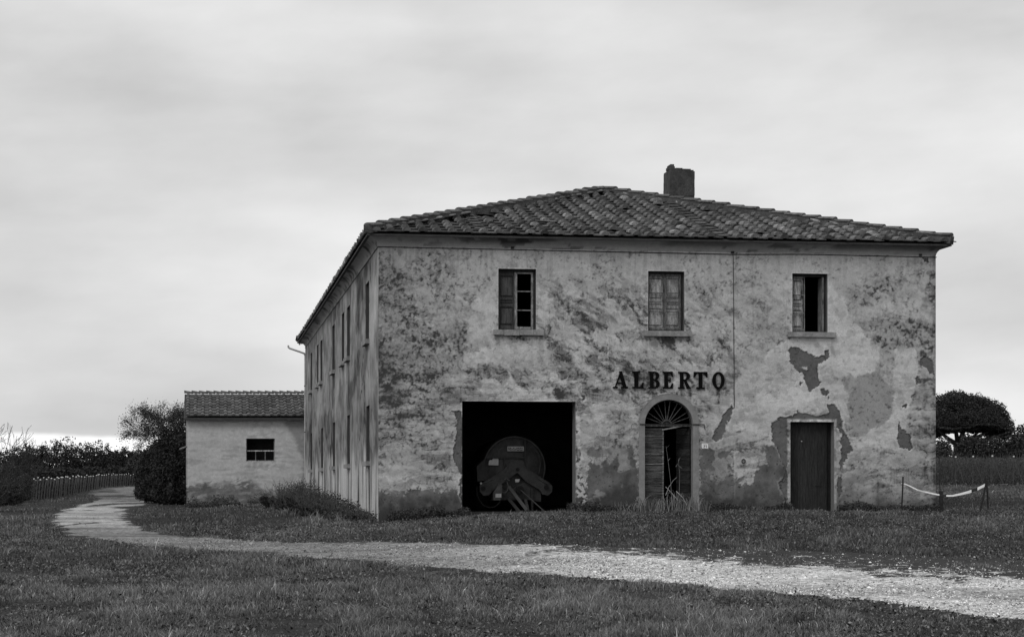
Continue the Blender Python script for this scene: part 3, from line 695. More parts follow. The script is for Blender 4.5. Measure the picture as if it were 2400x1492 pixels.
def side_wall():
    vs = grid_axis(0, L, .05, [q for w in SW for q in w[:2]]); zs = grid_axis(ZB, ZS, .03, [_z0, _z1, _y0, _y1])
    V, Z = np.meshgrid(vs, zs)
    st = fbm(V*.8+.5*fbm(V, Z, 3, 79), Z*.7, 5, 80); st2 = fbm(V*4.5, Z*.5, 4, 81); b = fbm(V*.30, Z*.9, 4, 82); f = fbm(V*2, Z*2.5, 4, 83)
    t = .30+.22*(st-.5)+.28*(b-.5)+.20*(f-.5)+.08*(st2-.5)-.07*sst(.52, .58, fbm(V*.7, Z*1.3, 5, 78))
    t -= .06*sst(.55, .62, st2)*sst(.4, .6, b)
    low = sst(2.5, 1.9, Z+1.4*(st-.5)+.8*(fbm(V*1.1, Z*0, 3, 84)-.5))
    t = t*(1-low)+low*(.48+.16*(st2-.5)+.15*(f-.5)-.30*sst(.52, .60, fbm(V*2.6, Z*.16, 4, 85)))
    t = t*(1-sst(.32, .0, V)*.8)+sst(.32, .0, V)*.8*(.50+.1*(f-.5)-.2*sst(.6, .64, st2))
    t += .07*sst(.58, .64, fbm(V*1.2, Z*.3, 4, 86))*sst(3, 6, Z)
    for a, c, z0, z1 in SW:
        t -= .12*sst(.18, .04, np.abs(V-(a+c)/2+.35*(st2-.5)))*sst(z0, z0-.1, Z)*sst(z0-1.3, z0-.4, Z)
    cr = np.abs(fbm(V*.5, Z*.28, 5, 88)-.5); t -= .2*sst(.010, .003, cr)*sst(.5, .6, fbm(V*.3, Z*.3, 2, 89))
    ar = np.abs(np.hypot((V-sv(770))/1.6, (Z-3.1)/2.6)-.6)
    t = np.clip(.29+(t-.30)*1.3-.01+.05*(fbm(V*5, Z*9, 4, 87)-.5), .05, .6)
    P = Hn(.010*(fbm(V*1.3, Z*1.3, 4, 72)-.5)+.008*low, V, Z)
    vc = (vs[:-1]+vs[1:])/2; zc = (zs[:-1]+zs[1:])/2; VC, ZZ = np.meshgrid(vc, zc); keep = np.ones(VC.shape, bool)
    for a, b_, c, e in SW: keep &= ~((VC > a) & (VC < b_) & (ZZ > c) & (ZZ < e))
    j, i = np.nonzero(keep); nx = len(vs); a = j*nx+i
    o = np_mesh('wall', P.reshape(-1, 3), np.stack([a, a+nx, a+nx+1, a+1], -1), M['plaster'], tone=t.ravel(), smooth=True)
    FH(tag(o, 'long side wall streaked by rain, paler near the ground'))
side_wall()
def plain_wall(u0, v0, u1, v1):
    n = int(math.hypot(u1-u0, v1-v0)/.25); s = np.linspace(0, 1, n); zs = np.linspace(ZB, ZS, 40)
    S, Z = np.meshgrid(s, zs); U = u0+(u1-u0)*S; V = v0+(v1-v0)*S; q = S*math.hypot(u1-u0, v1-v0)
    t = .33+.2*(fbm(q*1.4, Z*.5, 4, 90)-.5)+.1*(fbm(q*4, Z*4, 3, 91)-.5)
    j, i = np.meshgrid(np.arange(39), np.arange(n-1), indexing='ij'); a = (j*n+i).ravel()
    FH(np_mesh('wall', Hn(U, V, Z).reshape(-1, 3), np.stack([a, a+1, a+n+1, a+n], -1), M['plaster'], tone=np.clip(t, .1, .6).ravel(), smooth=True))
plain_wall(W, 0, W, L); plain_wall(W, L, 0, L)

# inside: floors and partitions, dark
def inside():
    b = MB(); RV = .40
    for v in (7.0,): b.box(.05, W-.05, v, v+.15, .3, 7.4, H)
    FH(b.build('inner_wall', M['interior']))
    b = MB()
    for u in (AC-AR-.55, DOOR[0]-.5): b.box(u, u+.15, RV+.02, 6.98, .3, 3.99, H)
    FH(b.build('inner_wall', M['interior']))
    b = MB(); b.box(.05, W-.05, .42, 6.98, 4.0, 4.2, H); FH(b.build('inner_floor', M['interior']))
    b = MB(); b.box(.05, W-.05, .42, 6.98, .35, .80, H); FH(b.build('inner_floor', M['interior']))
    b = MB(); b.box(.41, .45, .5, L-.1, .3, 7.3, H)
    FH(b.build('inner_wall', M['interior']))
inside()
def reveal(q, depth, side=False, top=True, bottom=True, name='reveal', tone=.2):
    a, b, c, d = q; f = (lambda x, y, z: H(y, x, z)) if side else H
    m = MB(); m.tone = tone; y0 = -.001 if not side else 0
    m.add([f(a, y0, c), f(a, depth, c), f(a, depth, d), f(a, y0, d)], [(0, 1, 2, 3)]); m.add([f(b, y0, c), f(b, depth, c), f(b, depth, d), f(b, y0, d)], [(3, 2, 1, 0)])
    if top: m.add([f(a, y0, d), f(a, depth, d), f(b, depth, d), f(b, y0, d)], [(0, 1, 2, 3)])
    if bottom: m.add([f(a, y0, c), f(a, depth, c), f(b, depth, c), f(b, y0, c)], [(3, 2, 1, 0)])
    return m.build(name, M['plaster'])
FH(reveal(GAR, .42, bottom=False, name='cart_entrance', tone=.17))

# cornice: a concave plaster cove all round, with a dark joint line below it
def cornice():
    prof = [(0, ZS), (.012, ZS+.05), (.035, ZS+.10), (.08, ZS+.155), (.16, ZS+.205), (.27, ZS+.235), (OV-.02, ZS+.245)]
    b = []; T = []; n = 300
    corners = [(0, 0), (W, 0), (W, L), (0, L)]; sgn = [(-1, -1), (1, -1), (1, 1), (-1, 1)]
    V = []; F = []; tn = []
    for k in range(4):
        (u0, v0), (u1, v1) = corners[k], corners[(k+1) % 4]; s0, s1 = sgn[k], sgn[(k+1) % 4]
        st = len(V)
        for i in range(n+1):
            f = i/n
            for o_, z in prof:
                a = (u0+s0[0]*o_, v0+s0[1]*o_); c = (u1+s1[0]*o_, v1+s1[1]*o_)
                V.append(H(a[0]+(c[0]-a[0])*f, a[1]+(c[1]-a[1])*f, z)); q = f*math.hypot(u1-u0, v1-v0)
                T.append((q, z, k))
        m = len(prof)
        F += [(st+i*m+j, st+(i+1)*m+j, st+(i+1)*m+j+1, st+i*m+j+1) for i in range(n) for j in range(m-1)]
    T = np.array(T); q, z, k = T.T
    t = .37+.14*(fbm(q*1.2, z*8, 4, 95)-.5)-.20*sst(.50, .60, fbm(q*.5+k*7, z*3, 4, 96))*sst(ZS+.05, ZS+.2, z)-.2*sst(.56, .60, fbm(q*3, z*10, 4, 97))*sst(.45, .55, fbm(q*.4, z, 2, 98))
    FH(np_mesh('cornice', np.array(V), F, M['plaster'], tone=np.clip(t, .06, .5), smooth=True))
    b = MB()
    c = [(-.012, -.012), (W+.012, -.012)]
    b.tube([H(-.014, L, ZS-.02), H(-.014, -.014, ZS-.02), H(fu(1716), -.014, ZS-.055), H(W*.75, -.014, ZS-.02), H(W+.014, -.014, ZS-.035), H(W+.014, 8, ZS-.02)], .011, 5)
    cab = FH(b.build('cable', M['iron']))
    b = MB(); uc = float(fu(1718)); z0 = float(fz(1718, 592)); z1 = float(fz(1722, 946))
    b.tube([H(uc-.01, -.02, ZS-.04), H(uc, -.016, z0-.1)]+[H(uc+.03*i/8+jit(.006), -.012, z0-.1+(z1-z0)*i/8) for i in range(1, 9)], .008, 5)
    FH(b.build('cable', M['iron']))
    for px, py in ((1201, 581), (1717, 592), (2157, 598)):
        b = MB(); b.box(fu(px)-.04, fu(px)+.04, -.03, -.004, fz(px, py)-.02, fz(px, py)+.035, H); FH(b.build('cable_clip', M['iron']), None)
cornice()

# ------------------------------------------------------------------ roof tiles
def tile_geo():
    """unit channel-and-cover tiles: x along the eave, y up the slope, z normal"""
    k = 7; ang = [math.pi*i/(k-1) for i in range(k)]
    return ang
ANG = [math.pi*i/6 for i in range(7)]
class Tiles:
    def __init__(s): s.V = []; s.L = []; s.S = []; s.T = []; s.n = 0
    def add(s, P, faces, t):
        s.V.append(P)
        for f in faces: s.L += [i+s.n for i in f]; s.S.append(len(f))
        s.T += [t]*len(P); s.n += len(P)
    def coppo(s, o, ex, ey, ez, ln, r0, r1, lift, t):
        lo = [o+ex*(r0*math.cos(a))+ez*(r0*.95*math.sin(a)+lift) for a in ANG]; hi = [o+ey*ln+ex*(r1*math.cos(a))+ez*(r1*.9*math.sin(a)) for a in ANG]
        s.add(lo+hi, [(i, i+1, 8+i, 7+i) for i in range(6)]+[(6, 5, 4, 3, 2, 1, 0)], t)
    def flat(s, o, ex, ey, ez, w, ln, th, lift, t):
        w /= 2
        P = [o-ex*w+ez*lift, o+ex*w+ez*lift, o+ex*w+ez*(lift+th), o-ex*w+ez*(lift+th), o-ex*w*.94+ey*ln, o+ex*w*.94+ey*ln, o+ex*w*.94+ey*ln+ez*th, o-ex*w*.94+ey*ln+ez*th]
        s.add(P, [(0, 1, 2, 3), (3, 2, 6, 7), (0, 3, 7, 4), (1, 5, 6, 2)], t)
    def build(s, name, mat):
        return np_mesh(name, np.array([tuple(p) for p in s.V_flat()]), None, mat, tone=np.array(s.T), loops=np.array(s.L), sizes=np.array(s.S))
    def V_flat(s):
        for b in s.V: yield from b
HU = W/2+OV; ZA = ZE+KR*HU
def rh(d): return ZE+KR*d
def roof_tiles():
    T = Tiles(); sp = .39; ex_ = .44
    EU3 = Vector((EU[0], EU[1], 0)); EV3 = Vector((EV[0], EV[1], 0)); Z3 = Vector((0, 0, 1))
    planes = [  # eave start (u,v), eave direction, uphill direction (uv), eave length
        ((-OV, -OV), EU3, (1, 0), EV3, (0, 1), W+2*OV, 'hip'), ((-OV, L+OV), -EV3, (0, -1), EU3, (1, 0), L+2*OV, 'trap'),
        ((W+OV, -OV), EV3, (0, 1), -EU3, (-1, 0), L+2*OV, 'trap'), ((W+OV, L+OV), -EU3, (-1, 0), -EV3, (0, -1), W+2*OV, 'hip')]
    for pi, (o, e3, e2, up3, up2, ln, kind) in enumerate(planes):
        upv = up3+Z3*KR; gl = upv.length; ey = upv.normalized(); ez = e3.cross(ey).normalized(); ex = e3
        if ez.z < 0: ez = -ez
        n = int(ln/sp); off = (ln-n*sp)/2+sp/2
        bare = set([7, 23]) if pi == 0 else set(random.sample(range(n), 2))
        step = ex_/gl
        for i in range(n):
            s_ = off+i*sp
            lim = min(s_, ln-s_, HU)-.12
            nr = int(lim/step)+1
            cj = jit(.022); wave = 0
            for j in range(nr):
                d = j*step-.02
                if d > lim: break
                u = o[0]+e2[0]*s_+up2[0]*d; v = o[1]+e2[1]*s_+up2[1]*d
                sag = -.035*math.sin(math.pi*min(1, d/HU))*math.sin(math.pi*s_/ln)
                b = Vector(H(u, v, rh(d)+.02+sag))
                tn = .5+random.gauss(0, .13)+.15*(float(vnoise(np.array(u*.8), np.array(v*.8), 5))-.5)
                if random.random() < .07: tn += .45
                if random.random() < .12: tn -= .22
                if random.random() < .006: continue
                T.flat(b+ex*(sp/2+jit(.008)), ex, ey, ez, .27, .50, .024, .050+jit(.010), max(.12, tn*.7-.06+jit(.10)))
                isbare = i in bare and (pi or (i == 7 and j > 0) or (i == 23 and j < 16))
                if not isbare or (pi == 0 and i == 7 and j == 0):
                    T.coppo(b+ex*(cj+jit(.012))+ez*.012+ey*jit(.015), (ex+ey*jit(.09)).normalized(), ey, ez, .50, .112+jit(.006), .085, .062+jit(.010), max(.2, tn*1.15+.04))
                else:
                    T.flat(b+ex*jit(.01)+ez*.018+ey*.12, ex, ey, ez, .27, .50, .024, .055, max(.2, tn+jit(.1)))
        if pi == 0:
            T.flat(Vector(H(-OV+.1, -OV-.02, ZE+.03)), ex, ey, ez, .3, .4, .03, .02, .4)
    o = T.build('roof', M['tile'])
    return FH(o)
roof = roof_tiles()
def roof_rest():
    b = MB()
    c = [(-OV, -OV), (W+OV, -OV), (W+OV, L+OV), (-OV, L+OV)]; r0 = (W/2, HU-OV); r1 = (W/2, L+OV-HU)
    P = [H(u, v, ZE+.01) for u, v in c]+[H(*r0, ZA+.01), H(*r1, ZA+.01)]+[H(u, v, ZE-.035) for u, v in c]
    b.add(P, [(0, 1, 4), (1, 2, 5, 4), (2, 3, 5), (3, 0, 4, 5), (6, 7, 1, 0), (7, 8, 2, 1), (8, 9, 3, 2), (9, 6, 0, 3), (9, 8, 7, 6)])
    FH(b.build('roof_deck', M['deck']), roof)
    bed = MB(); T = Tiles()
    def ridge(p, q, n_extra=0):
        p, q = Vector(p), Vector(q); d = (q-p); ln = d.length; ey = d.normalized(); ex = ey.cross(Vector((0, 0, 1))).normalized(); ez = ex.cross(ey)
        if ez.z < 0: ez = -ez
        k = int(ln/.47); pts = []
        for i in range(41):
            c = p+d*i/40+ez*jit(.008); pts.append(c)
        for i in range(40):
            a, c = pts[i], pts[i+1]; w = .125; h0, h1 = -.06, .15
            bed.add([a-ex*w+ez*h0, a+ex*w+ez*h0, a+ex*.09+ez*h1, a-ex*.09+ez*h1, c-ex*w+ez*h0, c+ex*w+ez*h0, c+ex*.09+ez*h1, c-ex*.09+ez*h1],
                    [(3, 2, 6, 7), (0, 3, 7, 4), (1, 5, 6, 2)]+([(0, 1, 2, 3)] if i == 0 else []))
        for i in range(k):
            T.coppo(p+ey*(i*ln/k+.04)+ez*(.105+jit(.006))+ex*jit(.012), (ex+ey*jit(.03)).normalized(), ey, ez*.62, .56, .13, .115, .070+jit(.015), .5+jit(.14))
    z = lambda d: rh(d)+.06
    for cu, cv in c:
        apex = r0 if cv < 0 else r1
        ridge(H(cu, cv, ZE+.07), H(*apex, ZA+.05))
    ridge(H(*r1, ZA+.03), H(*r0, ZA+.05))
    FH(bed.build('ridge_bedding', M['mortar']), roof)
    FH(T.build('ridge_tiles', M['tile']), roof)
    # chimney
    cu, cv = 10.59, 11.0; zb = rh(W+OV-cu)-.25; zt = 11.42; w = .405
    b = MB(); n = 10
    for i in range(n):
        a0, a1 = zb+(zt-zb)*i/n, zb+(zt-zb)*(i+1)/n
        ws = [w+jit(.008) for _ in range(4)]
        b.box(cu-ws[0], cu+ws[1], cv-ws[2], cv+ws[3], a0, a1, H)
    b.box(cu-w+.01, cu+w-.03, cv-w+.01, cv+w-.01, zt+.001, zt+.04, H)
    ch = FH(b.build('chimney', M['brick']), roof)
    b = MB()
    for x0, x1, z0, z1 in ((-.40, -.22, .055, .15), (-.36, -.24, .153, .22), (-.20, .02, .052, .10), (.04, .30, .052, .085)):
        s = jit(.03); b.box(cu+x0, cu+x1, cv-.35+s, cv+.1+s, zt+z0, zt+z1, H)
    o = b.build('cap_stones', M['brick']); FH(o, roof)
    # a loose heap of ridge tiles on the left slope
    T2 = Tiles(); EV3 = Vector((EV[0], EV[1], 0)); ex = Vector((EU[0], EU[1], 0))
    for i in range(7):
        o_ = Vector(H(5.35+jit(.25), 8.9+jit(.3), rh(5.35+OV)+.14+.05*i))
        T2.coppo(o_, (EV3+ex*jit(.5)).normalized(), (ex+Vector((0, 0, .25+jit(.25)))).normalized(), Vector((0, 0, 1)), .42, .10, .08, .03, .5)
    FH(T2.build('loose_tiles', M['tile']), roof)
roof_rest()

# ------------------------------------------------------------------ windows and doors of the front
def window(q, kind):
    a, b, c, d = q; w = b-a; yf = .13
    m = MB(); m.tone = .4
    root_parts = []
    fw = .055
    m.box(a, a+fw*.6, yf, yf+.08, c, d, H); m.box(b-fw, b, yf, yf+.08, c, d, H); m.box(a+fw*.6, b-fw, yf, yf+.08, d-.07, d, H); m.box(a+fw*.6, b-fw, yf, yf+.08, c, c+.04, H)
    win = FH(tag(m.build('window', M['wood_dark']), {1: 'window with one solid shutter and three dark panes', 2: 'window with both sashes shut', 3: 'window with its right half open'}[kind]))
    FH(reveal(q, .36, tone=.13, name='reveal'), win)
    def sash(x0, x1, y, st=.05, tone=.6, mat='wood_grey', muntins=3):
        s = MB(); s.tone = tone; z0, z1 = c+.045, d-.075
        s.box(x0, x0+st, y, y+.035, z0, z1, H); s.box(x1-st*.8, x1, y, y+.035, z0, z1, H)
        s.box(x0+st, x1-st*.8, y+.001, y+.034, z0, z0+.06, H); s.box(x0+st, x1-st*.8, y+.001, y+.034, z1-.035, z1, H)
        for k in range(1, muntins):
            zz = z0+(z1-z0)*k/muntins; s.box(x0+st, x1-st*.8, y+.004, y+.03, zz-.012, zz+.012, H)
        FH(s.build('sash', M[mat]), win)
    def glass(x0, x1, y, ks):
        g = MB(); z0, z1 = c+.05, d-.08
        for k in ks: g.box(x0, x1, y, y+.004, z0+(z1-z0)*k/3+.014, z0+(z1-z0)*(k+1)/3-.014, H)
        FH(g.build('pane', M['glass']), win)
    def shutter(x0, x1, y, tone, mat='wood_grey'):
        s = MB(); s.tone = tone; z0, z1 = c+.05, d-.08; h = z1-z0
        s.box(x0, x1, y+.012, y+.03, z0, z1, H)
        s.tone = tone*.9
        e = .05
        s.box(x0, x0+e, y, y+.011, z0, z1, H); s.box(x1-e, x1, y, y+.011, z0, z1, H)
        for f0, f1 in ((0, .06), (.40, .45), (.52, .56), (.95, 1)): s.box(x0+e, x1-e, y+.001, y+.011, z0+h*f0, z0+h*f1, H)
        s.tone = tone*.22
        for f0, f1 in ((.075, .09), (.375, .39), (.46, .475), (.50, .51), (.575, .59), (.925, .94)): s.box(x0+e*.6, x1-e*.6, y-.002, y+.0105, z0+h*f0, z0+h*f1, H)
        for f0, f1 in ((.09, .375), (.59, .925)):
            s.box(x0+e*.6, x0+e*.6+.012, y-.002, y+.0105, z0+h*f0, z0+h*f1, H); s.box(x1-e*.6-.012, x1-e*.6, y-.002, y+.0105, z0+h*f0, z0+h*f1, H)
        s.tone = tone*1.15
        for f0, f1 in ((.10, .36), (.60, .91)): s.box(x0+e+.03, x1-e-.03, y+.004, y+.0115, z0+h*f0, z0+h*f1, H)
        FH(s.build('shutter', M[mat]), win)
    if kind == 1:
        shutter(a+.035, a+w*.44, yf+.01, .8, 'wood_dark'); sash(a+w*.45, b-fw, yf-.01, .065, .62); pass
    elif kind == 2:
        sash(a+.035, a+w*.47, yf, .022, .35); shutter(a+.045, a+w*.45, yf+.06, .95)
        sash(a+w*.475, b-fw*1.2, yf-.012, .055, .30); shutter(a+w*.50, b-fw*1.4, yf+.055, .72)
        glass(a+.06, a+w*.44, yf+.014, (0, 1)); glass(a+w*.54, b-fw*1.2-.05, yf+.004, (0, 1, 2))
    else:
        sash(a+.035, a+w*.40, yf, .03, .45); shutter(a+.045, a+w*.36, yf+.06, .95)
        s = MB(); s.tone = .5; s.box(b-fw-.05, b-fw-.01, yf-.02, yf+.33, c+.05, d-.08, H); FH(s.build('sash', M['wood_grey']), win)
    # sill
    px0, px1, py0, py1 = {1: (1156, 1274, 773, 785.5), 2: (1508, 1619.5, 776, 788), 3: (1846, 1957, 778.5, 790)}[kind]
    z0, z1 = float(fz((px0+px1)/2, py1)), float(fz((px0+px1)/2, py0)); u0, u1 = float(fu(px0)), float(fu(px1))
    s = MB()
    if kind == 1:
        cu = [u0, u0+.26, u0+.66, u0+1.02, u1]
        for i in range(4): s.box(cu[i]+.004, cu[i+1]-.004, -.10+jit(.012), .10, z0+jit(.012), z1+.003*i, H)
    else: s.box(u0, u1, -.10, .10, z0, z1+.003, H)
    FH(s.build('sill', M['stone']), win)
for i, q in enumerate(WIN): window(q, i+1)
def side_windows():
    f = lambda x, y, z: H(y, x, z)
    for i, (a, b, c, d) in enumerate(SW):
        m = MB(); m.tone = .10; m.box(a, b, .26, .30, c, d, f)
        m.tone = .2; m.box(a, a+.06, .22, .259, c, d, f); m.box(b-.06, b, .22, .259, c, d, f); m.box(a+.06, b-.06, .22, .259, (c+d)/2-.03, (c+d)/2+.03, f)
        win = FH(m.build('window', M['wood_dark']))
        FH(reveal((a, b, c, d), .35, True, name='reveal', tone=.07), win)  # recess shade put into the reveal's dark tone
        s = MB(); s.box(a-.10, b+.10, -.11, .08, c-.12, c+.003, f); FH(s.build('sill', M['stone']), win)
side_windows()
def arch_pts(r, n=28, z=0): return [(AC+r*math.cos(math.pi*i/n), AZ+r*math.sin(math.pi*i/n)) for i in range(n+1)]
def arch_door():
    ro = AR+.150; zb = .5
    m = MB(); m.tone = .5
    inner = [(AC+AR, zb)]+arch_pts(AR)+[(AC-AR, zb)]; outer = [(AC+ro, zb)]+arch_pts(ro)+[(AC-ro, zb)]
    m.strip(outer, inner, -.025, .30, H)
    sur = FH(m.build('door_surround', M['surround']))
    # moulded outer joint
    m = MB(); m.strip([(x, z) for x, z in arch_pts(ro+.012)], arch_pts(ro-.004), -.032, .01, H); FH(m.build('surround_moulding', M['surround']), sur)
    m = MB(); m.box(AC-AR-.13, AC+AR+.30, -.045, -.027, AZ-.012, AZ+.012, H); m.tube([H(AC+AR+.29, -.036, AZ), H(AC+AR+.30, -.03, AZ-.08), H(AC+AR+.32, -.02, AZ-.13)], .01, 5)
    m.tube([H(AC-ro-.12+.09*math.cos(t), -.03, AZ-.07+.09*math.sin(t)) for t in np.linspace(.6, 3.6, 8)], .006, 4)
    FH(m.build('iron_tie_bar', M['iron']), sur)
    # fanlight
    m = MB(); m.tone = .22
    m.box(AC-AR, AC+AR, .10, .18, AZ-.05, AZ-.014, H)
    hub = AR*.22; cx = AC-.02
    for i in range(1, 11):
        t = math.pi*i/11+(.03 if i % 2 else -.02)
        r1 = AR-.015; p0 = (cx+hub*.95*math.cos(t), AZ-.014+hub*.95*math.sin(t)); p1 = (AC+r1*math.cos(t), AZ+r1*math.sin(t))
        m.tube([H(p0[0], .14, p0[1]), H(p1[0], .14, p1[1])], .011, 5)
    m.strip([(cx+hub*math.cos(t), AZ-.014+hub*math.sin(t)) for t in np.linspace(0, math.pi, 13)], [(cx+(hub-.028)*math.cos(t), AZ-.014+(hub-.028)*math.sin(t)) for t in np.linspace(0, math.pi, 13)], .125, .155, H)
    for t in np.linspace(.3, 2.85, 7): m.tube([H(cx, .14, AZ), H(cx+hub*.9*math.cos(t), .14, AZ+hub*.9*math.sin(t))], .006, 4)
    m.tone = .12; m.strip(arch_pts(AR-.001), arch_pts(AR-.032), .12, .17, H)
    FH(m.build('fanlight', M['wood_grey']))
    # left leaf: weathered horizontal planks
    m = MB(); x0, x1 = AC-AR, float(fu(1557.5)); z0, z1 = .62, AZ-.09; n = 13; ez = z0
    hs = [.16, .15, .17, .14, .20, .12, .18, .13, .22, .18, .12, .2, .16]; s = sum(hs)
    for i, h in enumerate(hs):
        h = h*(z1-z0)/s; m.tone = .5+jit(.16)
        m.box(x0+.002, x1+jit(.008), .13+jit(.006), .17, ez+.005, ez+h-.004, H); ez += h
    m.tone = 1.3
    for py, xa, xb in ((1020.5, 1513, 1556), (1087, 1514, 1557), (1063, 1513, 1556)):
        zz = float(fz(1535, py)); m.box(fu(xa), fu(xb), .115, .129, zz-.008, zz+.008, H)
    m.tone = .35; m.box(x0+.002, x1, .172, .19, z0, z1, H)
    m.tone = .9; m.box(x1-.03, x1+.012, .125, .20, z0, z1-.02, H)
    FH(tag(m.build('door', M['plank']), 'weathered door leaf of horizontal planks'))
    # right leaf: swung inwards, and its slipped top rail
    m = MB(); m.tone = .30; xr = AC+AR
    import math as _m
    ang = 1.18
    def D(x, y, z): return H(xr-.02-x*_m.cos(ang)-y*_m.sin(ang), .16+x*_m.sin(ang)-y*_m.cos(ang), z)
    ez = z0
    for h in hs:
        h = h*(z1-z0)/s; m.tone = .16+jit(.06); m.box(0, .56, 0, .04, ez+.005, ez+h-.004, D); ez += h
    m.tone = .8; m.box(.1, .30, -.012, -.002, .98, 1.22, D)
    FH(tag(m.build('door', M['plank']), 'dark door leaf standing open inwards'))
    m = MB(); m.tone = 1.5
    p = [(float(fu(x)), float(fz(x, y))) for x, y in ((1554, 1004.5), (1554, 1008), (1604, 998.5), (1604, 996))]
    m.prism(p, .10, .125, H); FH(m.build('slipped_batten', M['plank']))
arch_door()
def side_door():
    a, b, c, d = DOOR
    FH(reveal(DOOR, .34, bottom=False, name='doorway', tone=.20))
    m = MB(); x1 = float(fu(1944)); ws = [a+.002, a+.27, a+.52, a+.80, x1]
    for i in range(4):
        m.tone = .32+jit(.08); m.box(ws[i], ws[i+1]-.004, .20+jit(.003), .24, .55, d-.015, H)
    m.tone = .2; m.box(a, x1, .242, .26, .55, d-.01, H); m.tone = .25
    z = float(fz(1925, 1138)); m.box(x1-.33, x1-.13, .185, .197, z-.012, z+.012, H)
    dr = FH(m.build('door', M['wood_dark']))
    m = MB(); m.tube([H(float(fu(1884)), .19, float(fz(1884, 1033))), H(float(fu(1884)), .17, float(fz(1884, 1033)))], .016, 8); FH(m.build('lock', M['pipe']), dr)
    m = MB(); m.tone = .2; m.box(x1+.01, b, .26, .30, .5, d, H); FH(m.build('shadow_gap_strip', M['wood_dark']), dr)  # dark strip standing for the shadow gap beside the door
side_door()
# iron tethering ring
m = MB(); cu, cz = float(fu(1742)), float(fz(1742, 1080))
m.tube([H(cu+.045*math.cos(t), -.03, cz+.05*math.sin(t)) for t in np.linspace(0, 2*math.pi, 15)], .013, 6, False); m.tube([H(cu, .02, cz+.05), H(cu, -.05, cz+.05)], .015, 6)
FH(m.build('tether_ring', M['iron']))
# drainpipe at the far corner of the side wall
m = MB(); vv = L+.05
def LP(px, py, v=L+.05, uo=0):
    t = (px-CX)/FPX; Y = A0[1]+v*EV[1]; return Vector((t*Y, Y, ZC+(HZ-py)/FPX*Y))
m.tube([LP(715.5, 1145), LP(715.5, 834), LP(713, 828), LP(705, 825), LP(679, 816), LP(676, 813.5), LP(675.5, 809)], .042, 8)
dp = FH(m.build('drainpipe', M['pipe']))
for y in (903, 1011):
    m = MB(); m.tube([LP(715.5, y), LP(715.5, y+2)], .055, 8); FH(m.build('pipe_bracket', M['iron']), dp)
m = MB(); m.tube([LP(697, 801, L+.2), LP(702, 802, L+.2), LP(709, 803, L+.2)], .06, 8); m.tube([LP(702, 800, L+.2), LP(702, 808, L+.2)], .035, 8); FH(m.build('gutter_outlet', M['pipe']))

# ------------------------------------------------------------------ sign letters and number plate on the wall
sgn = empty('wall_sign', H(fu(1567), -.03, float(fz(1567, 890))), 0, None, 'black serif letters reading ALBERTO fixed above the arched doorway', 'sign')
def ell(cx, cz, rx, rz, a0=0, a1=2*math.pi, n=20): return [(cx+rx*math.cos(a0+(a1-a0)*i/n), cz+rz*math.sin(a0+(a1-a0)*i/n)) for i in range(n+1)]
def letters():
    zb, zt = float(fz(1567, 910)), float(fz(1567, 870.5)); Hh = zt-zb
    def go(ch, px0, px1):
        u0, u1 = float(fu(px0)), float(fu(px1)); w = u1-u0; m = MB(); th = [0]
        def MM(x, y, z): return H(u0+x*w, y, zb+z*Hh)
        def P(pl): th[0] += 1; m.prism(pl, -.040-.0015*th[0], -.004, MM)
        def B(x0, x1, z0, z1): P([(x0, z0), (x1, z0), (x1, z1), (x0, z1)])
        def S(pa, pb): th[0] += 1; m.strip(pa, pb, -.040-.0015*th[0], -.004, MM)
        sr = .085
        if ch == 'A':
            P([(.50, 1), (.12, .05), (.20, .05), (.50, .74)]); P([(.42, 1), (.60, 1), (.92, .05), (.66, .05), (.45, .80)]); B(.28, .72, .26, .34); B(0, .32, 0, sr); B(.55, 1, 0, sr)
        if ch == 'L':
            B(.18, .52, .02, .98); B(0, .70, 1-sr, 1); B(0, .98, 0, sr); P([(.98, .02), (1, .34), (.92, .34), (.70, .06)])
        if ch in 'BR':
            B(.14, .42, .02, .98); B(0, .58, 1-sr, 1)
            if ch == 'B': B(0, .58, 0, sr); B(.4, .6, .47, .55)
            up = ell(.55, .74, .40, .26, -math.pi/2, math.pi/2); ui = ell(.50, .74, .18, .19, -math.pi/2, math.pi/2); S(up, ui)
            if ch == 'B': S(ell(.55, .26, .45, .27, -math.pi/2, math.pi/2), ell(.50, .26, .20, .19, -math.pi/2, math.pi/2))
            else: P([(.45, .50), (.62, .52), (.95, .06), (.68, .03)]); B(0, .52, 0, sr); P([(.68, .0), (1, .0), (1, sr), (.66, sr)]); B(.35, .56, .46, .54)
        if ch == 'E':
            B(.16, .50, .02, .98); B(0, .95, 1-sr, 1); B(0, .97, 0, sr); P([(.95, .98), (.98, .70), (.90, .70), (.70, .93)]); P([(.97, .02), (1, .32), (.92, .32), (.70, .07)]); B(.4, .72, .46, .54); B(.68, .76, .36, .64)
        if ch == 'T':
            B(.37, .63, .02, .98); B(.02, .98, 1-sr, 1); B(.20, .80, 0, sr); P([(.02, .98), (0, .68), (.08, .68), (.26, .93)]); P([(.98, .98), (1, .68), (.92, .68), (.74, .93)])
        if ch == 'O': S(ell(.5, .5, .5, .51, 0, 2*math.pi, 32), ell(.5, .5, .23, .40, 0, 2*math.pi, 32))
        o = m.build('letter', M['sign']); child(o, sgn, sgn.location); tag(o, 'letter '+ch)
    for ch, a, b in (('A', 1436, 1471), ('L', 1481.5, 1507.5), ('B', 1519.5, 1545.5), ('E', 1552.5, 1577), ('R', 1589, 1618), ('T', 1625, 1657.5), ('O', 1669, 1697.5)): go(ch, a, b)
letters()
